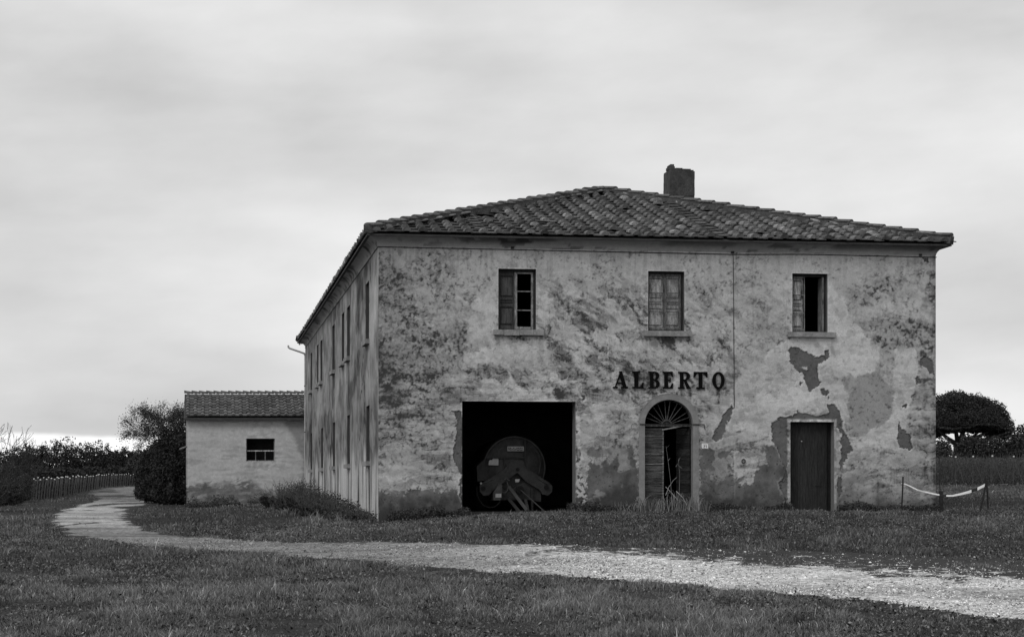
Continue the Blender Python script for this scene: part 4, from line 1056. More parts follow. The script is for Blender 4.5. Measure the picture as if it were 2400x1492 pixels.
def plate():
    u0, u1 = float(fu(1644.5)), float(fu(1659.5)); z0, z1 = float(fz(1652, 1050.5)), float(fz(1652, 1038.5)); r = .02
    pts = [(u0+r, z0), (u1-r, z0), (u1, z0+r), (u1, z1-r), (u1-r, z1), (u0+r, z1), (u0, z1-r), (u0, z0+r)]
    m = MB(); m.prism(pts, -.012, 0, H); o = m.build('house_number_plate', M['white'], origin=Vector(H((u0+u1)/2, -.006, (z0+z1)/2)))
    tag(o, 'small white enamel plate numbered 21 right of the arched door', 'number plate')
    m = MB(); w, h = u1-u0, z1-z0
    def MM(x, y, z): return H(u0+x*w, y, z0+z*h)
    m.strip([(.28, .52), (.30, .62), (.38, .66), (.48, .62), (.50, .52), (.42, .36), (.32, .18)], [(.36, .52), (.37, .57), (.39, .585), (.42, .57), (.42, .52), (.36, .40), (.27, .10)], -.015, -.0125, MM)
    m.box(.27, .50, -.0155, -.0125, .10, .17, MM); m.box(.69, .75, -.015, -.0125, .09, .66, MM); m.box(.60, .679, -.015, -.0125, .50, .60, MM)
    for i in range(6): m.box(.22+i*.105, .28+i*.105, -.015, -.0125, .78, .84, MM)
    d = m.build('numerals', M['sign']); child(d, o, o.location)
plate()
ORD = ['first', 'second', 'third', 'fourth', 'fifth', 'sixth', 'seventh', 'eighth', 'ninth', 'tenth', 'eleventh', 'twelfth', 'thirteenth', 'fourteenth', 'fifteenth', 'sixteenth', 'seventeenth', 'eighteenth', 'nineteenth', 'twentieth']
ORD += ['twenty-'+q for q in ORD[:9]]+['thirtieth']+['thirty-'+q for q in ORD[:9]]+['fortieth']+['forty-'+q for q in ORD[:9]]
# ------------------------------------------------------------------ the small outbuilding
def shed():
    Y0 = 82.0; x0 = (436-CX)/FPX*Y0; x1 = (735-CX)/FPX*Y0; D = 6.4
    zt = ZC+(HZ-974)/FPX*Y0; zb = .2
    root = empty('outbuilding', (x0, Y0, .45), 0, None, 'low plastered outbuilding with a tiled roof behind the farmhouse', 'shed'); loc = root.location.copy()
    wx = [(577-CX)/FPX*Y0, (644-CX)/FPX*Y0]; wz = [ZC+(HZ-1080)/FPX*Y0, ZC+(HZ-1027)/FPX*Y0]
    xs = grid_axis(x0, x1, .04, wx); zs = grid_axis(zb, zt, .04, wz); X, Z = np.meshgrid(xs, zs)
    px = CX+FPX*X/Y0; py = HZ-FPX*(Z-ZC)/Y0
    s = fbm(px/38+.5*fbm(px/20, py/20, 3, 1), py/5.5, 5, 101); b = fbm(px/40, py/40, 4, 102); f = fbm(px/7, py/5, 3, 103)
    s2 = fbm(px/16, py/6, 5, 104); t = .50+.18*(b-.5)-.10*sst(.46, .70, s)*sst(990, 1050, py+60*(b-.5))-.12*sst(.50, .66, s2)*sst(.42, .6, b)+.10*(f-.5)
    pol = [(425, 1147), (470, 1136), (500, 1133), (515, 1140), (530, 1130), (550, 1133), (575, 1126), (600, 1132), (620, 1150), (640, 1152), (690, 1152), (700, 1140), (760, 1120), (760, 1240), (425, 1240)]
    dk = sst(-7, 6, poly_sd(px+30*(f-.5), py+34*(f-.5)+14*(s2-.5), pol)); t = t+.03; t = t*(1-dk)+dk*(.13+.26*(b-.5)+.14*(f-.5)+.12*sst(.52, .62, s2))
    pol = [(668, 990), (690, 985), (720, 990), (740, 1160), (705, 1150), (712, 1080), (690, 1030)]
    dk = sst(-6, 6, poly_sd(px+20*(f-.5), py+16*(f-.5), pol))*.75; t = t*(1-dk)+dk*.22
    for xx in (583, 597, 612): t -= .10*sst(7, 1, np.abs(px-xx-6*(f-.5)))*sst(1080, 1084, py)*sst(1106, 1086, py)
    t -= .16*sst(3, 1, np.abs(px-437-3*(f-.5)))
    xc = (xs[:-1]+xs[1:])/2; zc = (zs[:-1]+zs[1:])/2; XC, ZZ = np.meshgrid(xc, zc)
    keep = ~((XC > wx[0]) & (XC < wx[1]) & (ZZ > wz[0]) & (ZZ < wz[1])); j, i = np.nonzero(keep); nx = len(xs); a = j*nx+i
    V = np.stack([X, Y0+.02*(f-.5), Z], -1).reshape(-1, 3)
    def ch(o, p=root):
        o.parent = p
        k = np.empty(len(o.data.vertices)*3, np.float32); o.data.vertices.foreach_get('co', k); k = k.reshape(-1, 3); k[:, 0] -= .1665*(k[:, 1]-Y0); o.data.vertices.foreach_set('co', k.ravel()); o.data.update()
        if p is root: o.matrix_parent_inverse = Matrix.Translation(-loc)
        return o
    ch(np_mesh('wall', V, np.stack([a, a+1, a+nx+1, a+nx], -1), M['plaster'], tone=np.clip(t, .06, .6).ravel(), smooth=True))
    m = MB(); m.tone = .3; yr = Y0+D/2; zr = ZC+(HZ-926)/FPX*(Y0+D/2)
    m.add([(x0, Y0, zb), (x0, Y0+D, zb), (x0, Y0+D, zt), (x0, yr, zr-.08), (x0, Y0, zt)], [(4, 3, 2, 1, 0)]); m.add([(x1, Y0, zb), (x1, Y0+D, zb), (x1, Y0+D, zt), (x1, yr, zr-.08), (x1, Y0, zt)], [(0, 1, 2, 3, 4)])
    m.add([(x0, Y0+D, zb), (x1, Y0+D, zb), (x1, Y0+D, zt), (x0, Y0+D, zt)], [(0, 1, 2, 3)])
    ch(m.build('wall', M['plaster']))
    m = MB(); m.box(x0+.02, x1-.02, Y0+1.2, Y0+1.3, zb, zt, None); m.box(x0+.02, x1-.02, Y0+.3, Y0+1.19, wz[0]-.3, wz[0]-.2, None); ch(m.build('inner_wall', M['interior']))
    # window
    m = MB(); m.tone = .8; f_ = .035; h = wz[1]-wz[0]; w = wx[1]-wx[0]; y = Y0+.12
    zm = wz[0]+h*.46
    m.box(wx[0], wx[0]+f_, y, y+.05, *wz); m.box(wx[1]-f_, wx[1], y, y+.05, *wz); m.box(wx[0]+f_, wx[1]-f_, y, y+.05, wz[0], wz[0]+f_)
    m.tone = 1.2; m.box(wx[0]+f_, wx[1]-f_, y-.01, y+.06, zm-.025, zm+.025)
    m.tone = .5
    for k in (1, 2): m.box(wx[0]+w*k/3-.015, wx[0]+w*k/3+.015, y+.002, y+.048, wz[0]+f_, zm-.025)
    win = ch(m.build('window', M['wood_grey']))
    r = MB(); r.tone = .12
    a, b_, c, d = wx[0], wx[1], wz[0], wz[1]
    r.add([(a, Y0, c), (a, Y0+.3, c), (a, Y0+.3, d), (a, Y0, d), (b_, Y0, c), (b_, Y0+.3, c), (b_, Y0+.3, d), (b_, Y0, d)], [(0, 1, 2, 3), (7, 6, 5, 4), (3, 2, 6, 7), (4, 5, 1, 0)])
    o = r.build('reveal', M['plaster']); ch(o, win)
    # roof
    T = Tiles(); Z3 = Vector((0, 0, 1)); ov = .28; slope = (zr-zt)/(D/2)
    ze = zt-.02
    for side in (0, 1):
        sgn_ = 1 if side == 0 else -1
        up = Vector((0, sgn_, slope)); gl = up.length; ey = up.normalized(); ex = Vector((sgn_, 0, 0)); ez = ex.cross(ey)
        if ez.z < 0: ez = -ez
        ln = x1-x0+.16; n = int(ln/.34); run = D/2+ov
        for i in range(n):
            for j in range(int(run/(.44/gl))+1):
                d = j*.44/gl
                if d > run-.15: break
                xx = (x0-.10+.17+i*.34); yy = Y0-ov+d if side == 0 else Y0+D+ov-d
                b = Vector((xx, yy, ze-ov*slope+.06+slope*d)); t = .42+random.gauss(0, .11)
                T.flat(b+Vector((.17, 0, 0)), ex, ey, ez, .27, .50, .03, .04, max(.25, t-.08)); T.coppo(b+ex*jit(.015)+ez*.01, ex, ey, ez, .52, .095, .075, .05, max(.25, t+.06))
    for i in range(int((x1-x0)/.34)+1):
        xx = x0-.12+.34*i
        T.coppo(Vector((xx, yr, zr+.07)), Vector((0, 1, 0)), Vector((1, 0, 0)), Z3, .42, .13, .10, .04, .45)
    rf = ch(T.build('roof', M['tile']))
    m = MB(); e0 = ze-ov*slope
    m.add([(x0-.10, Y0-ov, e0), (x1+.05, Y0-ov, e0), (x1+.05, yr, zr+.05), (x0-.10, yr, zr+.05), (x0-.10, Y0+D+ov, e0), (x1+.05, Y0+D+ov, e0)], [(0, 1, 2, 3), (3, 2, 5, 4)])
    m.add([(x0-.10, Y0-ov, e0-.09), (x1+.05, Y0-ov, e0-.09), (x1+.05, Y0+.02, zt-.02), (x0-.10, Y0+.02, zt-.02), (x0-.10, Y0-ov, e0), (x1+.05, Y0-ov, e0)], [(0, 1, 2, 3), (0, 4, 5, 1)])
    ch(m.build('roof_deck', M['deck']), rf)
shed()

# ------------------------------------------------------------------ the old slurry tanker parked in the cart entrance
def tanker():
    v0 = 1.75; uc = float(fu(1205.7, v0)); g = float(fz(1205.7, 1196, v0)); cz = float(fz(1205.7, 1094.8, v0))
    loc = H(uc, v0, .80)
    root = empty('tanker_trailer', loc, HROT, None, 'old dark tanker trailer with a towing bar parked inside the cart entrance', 'farm trailer')
    s = 1/577.
    def Q(x, y): return ((x-815)*s, cz-.80-(y-615)*s)
    def part(m, name, mat, p=root, smooth=False): return m.build(name, M[mat], p, smooth)
    # drum: domed end and barrel
    m = MB(); m.tone = .80; r = .815; k = 48; zc = cz-.80
    V = []; F = []
    prof = [(0, -.16), (.2, -.155), (.4, -.13), (.6, -.085), (.74, -.03), (r-.02, .01), (r, .05), (r, 3.2), (0, 3.3)]
    for (rr, y) in prof:
        for i in range(k): V.append((rr*math.cos(2*math.pi*i/k), y, zc+rr*math.sin(2*math.pi*i/k)))
    for q in range(len(prof)-1):
        for i in range(k): F.append((q*k+i, q*k+(i+1) % k, (q+1)*k+(i+1) % k, (q+1)*k+i))
    m.add(V, F); drum = part(m, 'drum', 'steel', smooth=True)
    m = MB(); m.tone = .85
    m.strip([(r*1.015*math.cos(t), zc+r*1.015*math.sin(t)) for t in np.linspace(0, 2*math.pi, 49)], [((r-.025)*math.cos(t), zc+(r-.025)*math.sin(t)) for t in np.linspace(0, 2*math.pi, 49)], -.02, .05)
    part(m, 'rim', 'steel', drum)
    m = MB(); m.tone = .55
    a = Q(380, 480); b = Q(965, 440); m.box(a[0], b[0], -.21, -.17, a[1], a[1]+.05)
    for x, y0, y1 in ((650, 440, 640), (965, 200, 620)):
        a = Q(x, y1); b = Q(x, y0); m.box(a[0]-.02, a[0]+.02, -.20, -.10, a[1], b[1])
    part(m, 'rib', 'steel', drum)
    m = MB(); m.tone = .5; m.prism([Q(*p) for p in ((232, 600), (345, 495), (420, 800), (245, 830))], -.06, .6); part(m, 'side_tank', 'steel')
    # yoke: the inverted V casting
    yk = [(740, 520), (920, 520), (1010, 650), (1200, 770), (1330, 850), (1370, 900), (1366, 985), (1300, 1040), (1215, 1020), (1180, 960), (965, 830), (830, 695), (700, 790), (560, 890), (460, 965), (400, 1035), (320, 1042), (262, 980), (258, 890), (320, 835), (480, 745), (620, 650)]
    m = MB(); m.tone = .62
    q = [Q(*p) for p in yk]
    # split at the crown so the outline stays convex enough to fill cleanly
    left = [q[i] for i in (0, 11, 12, 13, 14, 15, 16, 17, 18, 19, 20, 21)]; right = [q[i] for i in (1, 2, 3, 4, 5, 6, 7, 8, 9, 10, 11)]
    crown = [q[0], q[1], q[11]]
    m.prism(crown, -.34, -.24); m.prism(left, -.34, -.24); m.prism(right, -.34, -.24)
    yo = part(m, 'yoke', 'steel')
    for x, y, r_ in ((310, 935, .065), (1275, 920, .065), (835, 645, .045)):
        m = MB(); m.tone = .25; c = Q(x, y); m.disc(c, r_, -.36, -.342, 16); part(m, 'pivot', 'rubber', yo)
    m = MB(); m.tone = .60
    m.prism([Q(*p) for p in ((455, 985), (600, 930), (700, 985), (950, 820), (1205, 930), (1205, 1135), (1000, 1105), (450, 1115))], -.22, .4); part(m, 'gearbox_housing', 'steel')
    # tow bar coming forward and down
    m = MB()
    m.tone = .9
    def at3(x, y, d): a = Q(x, y); return (a[0], d, a[1])
    def bar(p, q_, w, h, t):
        m.tone = t; p, q_ = Vector(p), Vector(q_); d = (q_-p).normalized(); sx = d.cross(Vector((0, 1, 0))).normalized()*w; sy = Vector((0, h, 0))
        m.add([p-sx-sy, p+sx-sy, p+sx+sy, p-sx+sy, q_-sx-sy, q_+sx-sy, q_+sx+sy, q_-sx+sy], [(0, 1, 2, 3), (7, 6, 5, 4), (0, 4, 5, 1), (1, 5, 6, 2), (2, 6, 7, 3), (3, 7, 4, 0)])
    bar(at3(690, 900, -.40), at3(930, 1255, -.85), .042, .05, .50); bar(at3(945, 1095, -.45), at3(950, 1265, -.86), .036, .04, .62); bar(at3(690, 1080, -.35), at3(830, 1290, -.80), .04, .05, .25); bar(at3(830, 1275, -.8), at3(970, 1280, -.88), .025, .05, .35)
    part(m, 'tow_bar', 'steel')
    m = MB(); c = Q(870, 955); m.tone = .3; m.disc(c, .105, -.40, -.30, 18); m.tone = .9
    for i in range(5):
        t = i*1.256; m.box(c[0]+.05*math.cos(t)-.01, c[0]+.05*math.cos(t)+.01, -.415, -.401, c[1]+.05*math.sin(t)-.02, c[1]+.05*math.sin(t)+.02)
    part(m, 'drive_coupling', 'rubber')
    m = MB(); m.tone = .6; m.tube([at3(880, 960, -.40), at3(1240, 1325, -1.05)], .018, 6); part(m, 'drive_shaft', 'steel')
    # hoses
    m = MB(); pts = [(215, 900), (205, 960), (215, 1040), (250, 1120), (310, 1190), (400, 1222), (480, 1210), (540, 1160), (575, 1090), (590, 1020)]
    m.tube([at3(*p, -.45) for p in pts], .016, 6); part(m, 'hose', 'rubber')
    m = MB(); m.tone = 1.3; m.tube([at3(*p, -.46) for p in [(650, 780), (665, 830), (685, 900), (670, 970), (630, 1000), (590, 985)]], .011, 5); m.tube([at3(*p, -.5) for p in [(625, 800), (650, 785), (700, 815)]], .014, 5); part(m, 'hose', 'steel')
    for i in range(20):
        m = MB(); m.tone = .9; t = 2*math.pi*i/20; m.box((r-.07)*math.cos(t)-.012, (r-.07)*math.cos(t)+.012, -.055, -.03, zc+(r-.07)*math.sin(t)-.012, zc+(r-.07)*math.sin(t)+.012)
        part(m, 'bolt', 'steel', drum)
    for x0, y0, x1, y1 in ((700, 560, 640, 690), (935, 560, 1000, 665), (340, 850, 470, 790), (1150, 790, 1290, 870)):
        m = MB(); m.tone = .7; m.tube([at3(x0, y0, -.35), at3(x1, y1, -.35)], .014, 5); part(m, 'pipe', 'steel', yo)
    m = MB(); m.tone = .7; m.tube([at3(x, y, -.30) for x, y in ((1010, 300), (1100, 330), (1170, 420), (1190, 560), (1170, 700))], .018, 6)
    part(m, 'pipe', 'steel')
    # hand tool box with lighter plates
    m = MB(); m.tone = 1.05; m.prism([Q(*p) for p in ((455, 1000), (530, 880), (560, 865), (590, 880), (585, 1070), (560, 1110), (455, 1110))], -.50, -.36); part(m, 'valve_cover', 'steel')
    # plates and lamp
    def plate_(x0, x1, y0, y1, y, mat='paper', tone=.5, nm='label_plate'):
        a = Q(x0, y1); b = Q(x1, y0); mm = MB(); mm.tone = tone; mm.box(a[0], b[0], y-.006, y, a[1], b[1]); return part(mm, nm, mat)
    pl = plate_(690, 943, 297, 368, -.215)
    m = MB(); m.tone = .5
    a = Q(700, 350); b = Q(930, 335); n = 14; top = []; bot = []
    for i in range(n+1):
        x = a[0]+(b[0]-a[0])*i/n; z = (a[1]+b[1])/2+.008*math.sin(i*1.9)-.012*i/n; h = .006+.007*random.random(); top.append((x, z+h)); bot.append((x, z-h))
    m.strip(top, bot, -.226, -.2225)
    for i in range(9):
        if i in (2, 4): continue
        x = Q(705+i*25, 0)[0]; m.box(x, x+.026, -.226, -.2225, Q(0, 330)[1], Q(0, 314)[1])
    part(m, 'worn_print', 'rubber', pl)
    m = MB(); m.prism([Q(*p) for p in ((405, 580), (410, 520), (430, 500), (455, 505), (478, 480), (556, 480), (556, 585))], -.175, -.165); part(m, 'label_plate', 'pipe')
    m = MB(); m.prism([Q(*p) for p in ((795, 795), (868, 790), (855, 836), (800, 840))], -.375, -.365); part(m, 'label_plate', 'paper')
    plate_(487, 573, 1012, 1068, -.503)
    m = MB(); c = Q(275, 857); m.disc(c, .028, -.40, -.343, 14); part(m, 'side_reflector', 'paper')
    # axle wheels behind
    for sx in (-1, 1):
        m = MB(); m.tone = .5; V = []; F = []; k = 28; rr = .50; pr = [(.22, 0), (.24, 0), (.46, .0), (.50, .05), (.50, .25), (.46, .30), (.22, .30)]
        for (r_, x) in pr:
            for i in range(k): t = 2*math.pi*i/k; V.append((sx*(.62+x), 1.1+r_*math.cos(t), .50+r_*math.sin(t)))
        for q_ in range(len(pr)-1):
            for i in range(k): F.append((q_*k+i, q_*k+(i+1) % k, (q_+1)*k+(i+1) % k, (q_+1)*k+i))
        m.add(V, F); wh = part(m, 'wheel', 'rubber', smooth=True)
        m = MB(); m.tone = .6; V = [(sx*(.80), 1.1+.23*math.cos(2*math.pi*i/k), .5+.23*math.sin(2*math.pi*i/k)) for i in range(k)]; V2 = [(sx*.84, y, z) for _, y, z in V]
        m.add(V+V2, [list(range(k)), list(range(2*k-1, k-1, -1))]+[(i, i+k, (i+1) % k+k, (i+1) % k) for i in range(k)]); part(m, 'hub', 'steel', wh)
    m = MB(); m.tone = .4; m.box(-.8, .8, 1.04, 1.16, .44, .56); part(m, 'axle', 'steel')
    m = MB(); m.tone = .4; m.box(.40, .46, -.3, -.24, 0, .6); m.box(.33, .53, -.38, -.16, 0, .02); part(m, 'stand_leg', 'steel')
tanker()

# ------------------------------------------------------------------ trees
def tree_root(name, base, label, cat, group=None):
    return empty(name, base, 0, None, label, cat, group)
def put(o, root): return child(o, root, root.location)
def branches(segs, name, mat, root, k=5, minr=.0):
    m = MB()
    for pts, rs in segs: m.tube(pts, [max(r, minr) for r in rs], k, False)
    return put(m.build(name, mat, smooth=True), root)
def add_leaves(root, pts, size, mat, tone, name='crown'):
    return put(foliage(name, pts, size, mat, tone=tone), root)

def stone_pine():
    Y = 160.; s = Y/FPX; base = at(2240, 1080, Y); base.z = float(terrain(base.x, Y))
    root = tree_root('pine_tree', base, 'dark umbrella pine with a broad flat crown right of the farmhouse', 'tree')
    segs = []
    Ps = []
    for (x, y, wx, up, dn, n) in ((2248, 1000, 112, 82, 12, 90000), (2172, 1004, 56, 58, 20, 16000), (2338, 1006, 38, 56, 22, 15000), (2290, 985, 60, 52, 14, 12000), *[(random.uniform(2150, 2345), random.uniform(1000, 1011), random.uniform(6, 16), random.uniform(3, 7), random.uniform(3, 7), 500) for _ in range(24)]):
        c = at(x, y, Y); P = crown_pts(tuple(c), wx*s, wx*s*.9, up*s, n, .12, 1.5, .9, .13, .30); lo = P[:, 2] < c.z
        P[lo, 2] = c.z+(P[lo, 2]-c.z)*dn/up-(n3(P[lo], .55, 233)-.5)*44*s*(up > 20*1); Ps.append(P)
    P = np.concatenate(Ps); px = CX+FPX*P[:, 0]/P[:, 1]; py = HZ-FPX*(P[:, 2]-ZC)/P[:, 1]
    add_leaves(root, P, RNG.uniform(.08, .22, len(P)), M['leaf_dark'], .15+.75*n3(P, 1.1, 230)*RNG.uniform(.6, 1.4, len(P)))
    b0 = Vector(base)-Vector((0, 0, .3)); top = at(2246, 1035, Y)
    segs.append(([b0, (b0+top)/2+Vector((.1, 0, 0)), top], [.62, .5, .42]))
    for x, y in ((2205, 1005), (2225, 985), (2262, 1000), (2300, 1012), (2330, 1000), (2250, 980), (2180, 1010), (2350, 1015)):
        e = at(x, y, Y)+Vector((0, jit(3), 0)); segs.append(([top-Vector((0, 0, .3)), (top+e)/2+Vector((0, 0, -.25)), e], [.26, .18, .08]))
    branches(segs, 'trunk', M['bark'], root, 7)
stone_pine()

def bushy(px, py0, py1, Y, wpx, n, size, label, mat='leaf_dark', gaps=.25, name='tree', cat='tree', tone=(.3, .65), group=None, trunk=True, nb=60, squash=.8, leafr=None, ragged=True):
    """a dense tree or bush whose crown spans py0 (top) to py1 (foot) in the photograph"""
    s = Y/FPX; x = (px-CX)*s; zt = ZC+(HZ-py0)*s; z0 = float(terrain(x, Y)); hh = zt-z0; w = wpx*s/2
    root = tree_root(name, (x, Y, z0), label, cat, group)
    P = crown_pts((x, Y, z0+hh*.50), w, w, hh*.52, n, min(.62, gaps*.55), 1.2, 5.5/max(w, hh*.5), .20 if gaps < .5 else .26, .36)
    low = RNG.random(len(P)) < .25; P[low, 2] = z0+(P[low, 2]-z0)*.35
    P = P[P[:, 2] > z0-.1]
    add_leaves(root, P, RNG.uniform(.5, 1.4, len(P))*size, M[mat], RNG.uniform(*tone, len(P))*(.5+n3(P, 3/w, 240)))
    segs = []; tips = []
    if trunk:
        grow((x, Y, z0-.1), (jit(.1), jit(.1), 1), hh*.42, max(.05, hh*.030), 3, .75, .68, 3, (2, 3), 0, tips, segs)
        branches(segs, 'trunk', M['bark'], root, 4)
    return root, tips
def right_hedge():
    lb = ['rounded dark bush at the foot of the umbrella pine trunk, left of it', 'low dark thicket right of the umbrella pine trunk', 'broad dark bush beneath the right end of the pine crown', 'bush with thin bare twigs on top at the right edge', 'low dark bush closing the right edge below the twiggy one']
    for (px, y0, wd, Y, n), l in zip(((2206, 1030, 62, 140, 5000), (2278, 1022, 90, 150, 9000), (2335, 1021, 84, 148, 8000), (2402, 992, 70, 152, 7000), (2380, 1008, 66, 146, 6000)), lb):
        bushy(px, y0, 1075, Y, wd, n, .22, l, 'leaf_dark' if px != 2206 else 'leaf', .12, 'bush', 'bush', nb=70, trunk=(px == 2402))
right_hedge()
def far_left_trees():
    spec = [(20, 1052, 90, 170, 'low dark thicket behind the bare bush at the left edge'), (62, 1046, 60, 175, 'low rounded tree, second from the left in the far treeline'),
            (102, 1044, 52, 172, 'open-crowned tree, third from the left in the far treeline'), (148, 1028, 74, 170, 'tallest tree of the far treeline, sky showing through its crown'),
            (196, 1042, 60, 176, 'tree just right of the tallest one in the far treeline'), (236, 1044, 58, 171, 'dense pointed tree right of the middle of the far treeline'),
            (270, 1054, 50, 178, 'low tree near the right end of the far treeline'), (300, 1046, 56, 176, 'thin-crowned tree second from the right in the far treeline'),
            (338, 1050, 60, 172, 'last tree of the far treeline, beside the trees by the outbuilding')]
    for i, (px, y0, wd, Y, l) in enumerate(spec):
        Y += 55
        loose = i in (2, 3, 4, 7)
        bushy(px, y0, 1130, Y, wd*1.25, 7500 if loose else 9000, .25, l, 'leaf_dark', 1.12 if loose else .55, 'tree', 'tree', nb=60 if loose else 80)
    for i, (px, y0, wd, Y) in enumerate(((10, 1085, 110, 160), (80, 1092, 110, 163), (150, 1096, 110, 165), (215, 1094, 100, 164), (275, 1092, 90, 162), (325, 1080, 80, 158))):
        Y += 50
        bushy(px, y0, 1130, Y, wd, 6500, .32, 'dark hedge bush, %s from the left beneath the far treeline' % ORD[i], 'leaf_dark', .05, 'bush', 'bush', nb=80, trunk=False, group='hedge bushes beneath the far treeline')
far_left_trees()
def tree_by_shed():
    # the leafy tree with a bare, twiggy top
    Y = 92.; b = at(402, 1176, Y); b.z = float(terrain(b.x, Y))
    root = tree_root('tree', b, 'leaning tree with a thin twiggy crown standing left of the outbuilding', 'tree')
    segs = []; tips = []
    s = Y/FPX
    p0 = Vector(b)-Vector((0, 0, .2)); p1 = at(420, 1120, Y); p2 = at(414, 1050, Y); p3 = at(404, 1018, Y)
    segs.append(([p0, at(410, 1150, Y), p1, p2, p3], [.30, .24, .20, .17, .13])); segs.append(([at(430, 1178, Y)-Vector((0, 0, .3)), at(431, 1120, Y), at(428, 1050, Y)], [.24, .2, .14]))
    for dx, dz, ln in ((-1, .9, .85), (-.5, 1.2, .75), (.2, 1.3, .7), (.8, 1, .7), (-1.4, .5, .95), (-1.2, .15, .9), (-.9, 1, .75), (.5, 1.3, .6), (-1, -.1, .8)):
        st = p3 if random.random() < .5 else p2
        grow(st, (dx, jit(.8), dz), ln, .06, 5, .75, .74, 3, (2, 3), .02, tips, segs, .22)
    branches(segs, 'trunk', M['bark'], root, 4, .010)
    T = np.array([tuple(t) for t in tips]); px = CX+FPX*T[:, 0]/T[:, 1]; py = HZ-FPX*(T[:, 2]-ZC)/T[:, 1]
    n = len(T); P = T[RNG.integers(0, n, 14000)]+RNG.normal(size=(14000, 3))*.13
    add_leaves(root, P, RNG.uniform(.04, .09, len(P)), M['leaf'], RNG.uniform(.3, .7, len(P)))
    lab = ['tall dark ivy-covered bush against the left end of the outbuilding', 'dark bush leaning over the track left of the outbuilding', 'low dark bush at the bend of the track']
    for (px, y0, wd, Y, n), l in zip(((412, 1000, 116, 90, 40000), (372, 1040, 104, 95, 26000), (350, 1072, 74, 104, 12000)), lab):
        bushy(px, y0, 1160, Y, wd, n, .12, l, 'leaf_dark', .10, 'bush', 'bush', nb=90, trunk=False, squash=.9)
    m = MB(); a = at(421, 1052, 81.5); c = at(437, 1046, 81.7); m.tube([a, c], .045, 5); o = m.build('timber_beam', M['wood_grey'], origin=(a+c)/2); tag(o, 'short pale timber jutting from the left corner of the outbuilding', 'beam')
tree_by_shed()
def bare_bush():
    Y = 72.; b = at(-45, 1168, Y); b.z = float(terrain(b.x, Y))
    root = tree_root('bare_shrub', b, 'leafless shrub with fanned fine twigs at the left edge', 'shrub')
    segs = []; tips = []
    for i in range(26):
        a = -0.9+i*.08+jit(.1)
        grow(Vector(b)+Vector((jit(.5), jit(.4), -.1)), (math.sin(a)*1.1+.30, jit(.5), 1.0), 1.35, .030, 5, .50, .70, 3, (2, 2), .01, tips, segs, .16)
    branches(segs, 'stems', M['bark'], root, 3, .0065)
    for (px, y0, wd, Y_, n), l in zip(((8, 1080, 100, 98, 9000), (48, 1104, 60, 100, 5000), (12, 1120, 90, 88, 8000)), ('dark bramble mound below the leafless shrub, at the very edge', 'small bramble mound beside the first vineyard posts', 'low dry bramble in front of the mound at the left edge')):
        r, t = bushy(px, y0, 1180, Y_, wd, n, .10, l, 'leaf', .15, 'bramble', 'bush', nb=60, trunk=False, tone=(.2, .7))
        sg = []
        for k in range(40):
            p = Vector(r.location)+Vector((jit(wd*.5*Y_/FPX), jit(.6), .2)); grow(p, (jit(1), jit(.5), .9), .55, .008, 2, .5, .8, 3, (1, 2), -.03, None, sg, .2)
        branches(sg, 'stems', M['twig'], r, 3, .006)
bare_bush()

# ------------------------------------------------------------------ vineyards
def make_post(h, lean=.1, label='', group='', tipr=.05, r=.045, strut=False):
    root = empty('vineyard_post', (0, 0, 0), 0, None, label, 'post', group)
    m = MB(); m.tone = .5; m.tube([(0, 0, -.2), (lean*.5, 0, h*.5), (lean, 0, h)], r, 6); m.build('stake', M['post'], root)
    m = MB(); m.tube([(lean, 0, h-.01), (lean*1.02, 0, h+.05)], [tipr, tipr*.8], 6); m.build('cap', M['tip'], root)
    return root
def copy_tree(o, parent=None):
    c = o.copy(); C.objects.link(c); c.parent = parent
    for ch in o.children: copy_tree(ch, c)
    return c
def left_vineyard():
    keys = [(62, 1174, 105), (100, 1174, 108), (140, 1170, 115), (170, 1164, 124), (200, 1155, 138), (230, 1146, 155), (262, 1140, 178), (300, 1138, 190), (318, 1138, 195)]
    n = 47; proto = None
    kx = [k[0] for k in keys]; kY = [k[2] for k in keys]
    pts = []
    for i in range(n):
        f = (i/(n-1)); px = 64+(318-64)*(f**.92) + jit(1.2); Y = float(np.interp(px, kx, kY)); x = (px-CX)/FPX*Y
        z = float(terrain(x, Y)); g = 'vineyard posts with pale caps along the left of the track'
        lab = 'leaning vineyard post with a pale cap, %s from the left' % ORD[i]
        if proto is None: proto = make_post(1.25, .16, lab, g); o = proto
        else: o = copy_tree(proto); o['label'] = lab
        o.location = (x, Y, z+jit(.04)); o.rotation_euler = (jit(.04), jit(.04), jit(.3)); o.scale = (1, 1, random.uniform(.93, 1.06)); pts.append((x, Y, z))
    # rows of dry vines behind the posts
    P = []
    for (x, Y, z) in pts:
        for k in range(620):
            d = random.random()**1.3*9; P.append((x-.45-.36*d+random.gauss(0, .12), Y+.8+d+jit(.3), 0))
    P = np.array(P); P[:, 2] = terrain(P[:, 0], P[:, 1])+RNG.random(len(P))**.8*1.15
    o = foliage('vine_foliage', P, RNG.uniform(.08, .20, len(P)), M['leaf'], tone=RNG.uniform(.08, .28, len(P)))
    tag(o, 'dark mass of vines behind the leaning posts on the left', 'vines', kind='stuff')
left_vineyard()
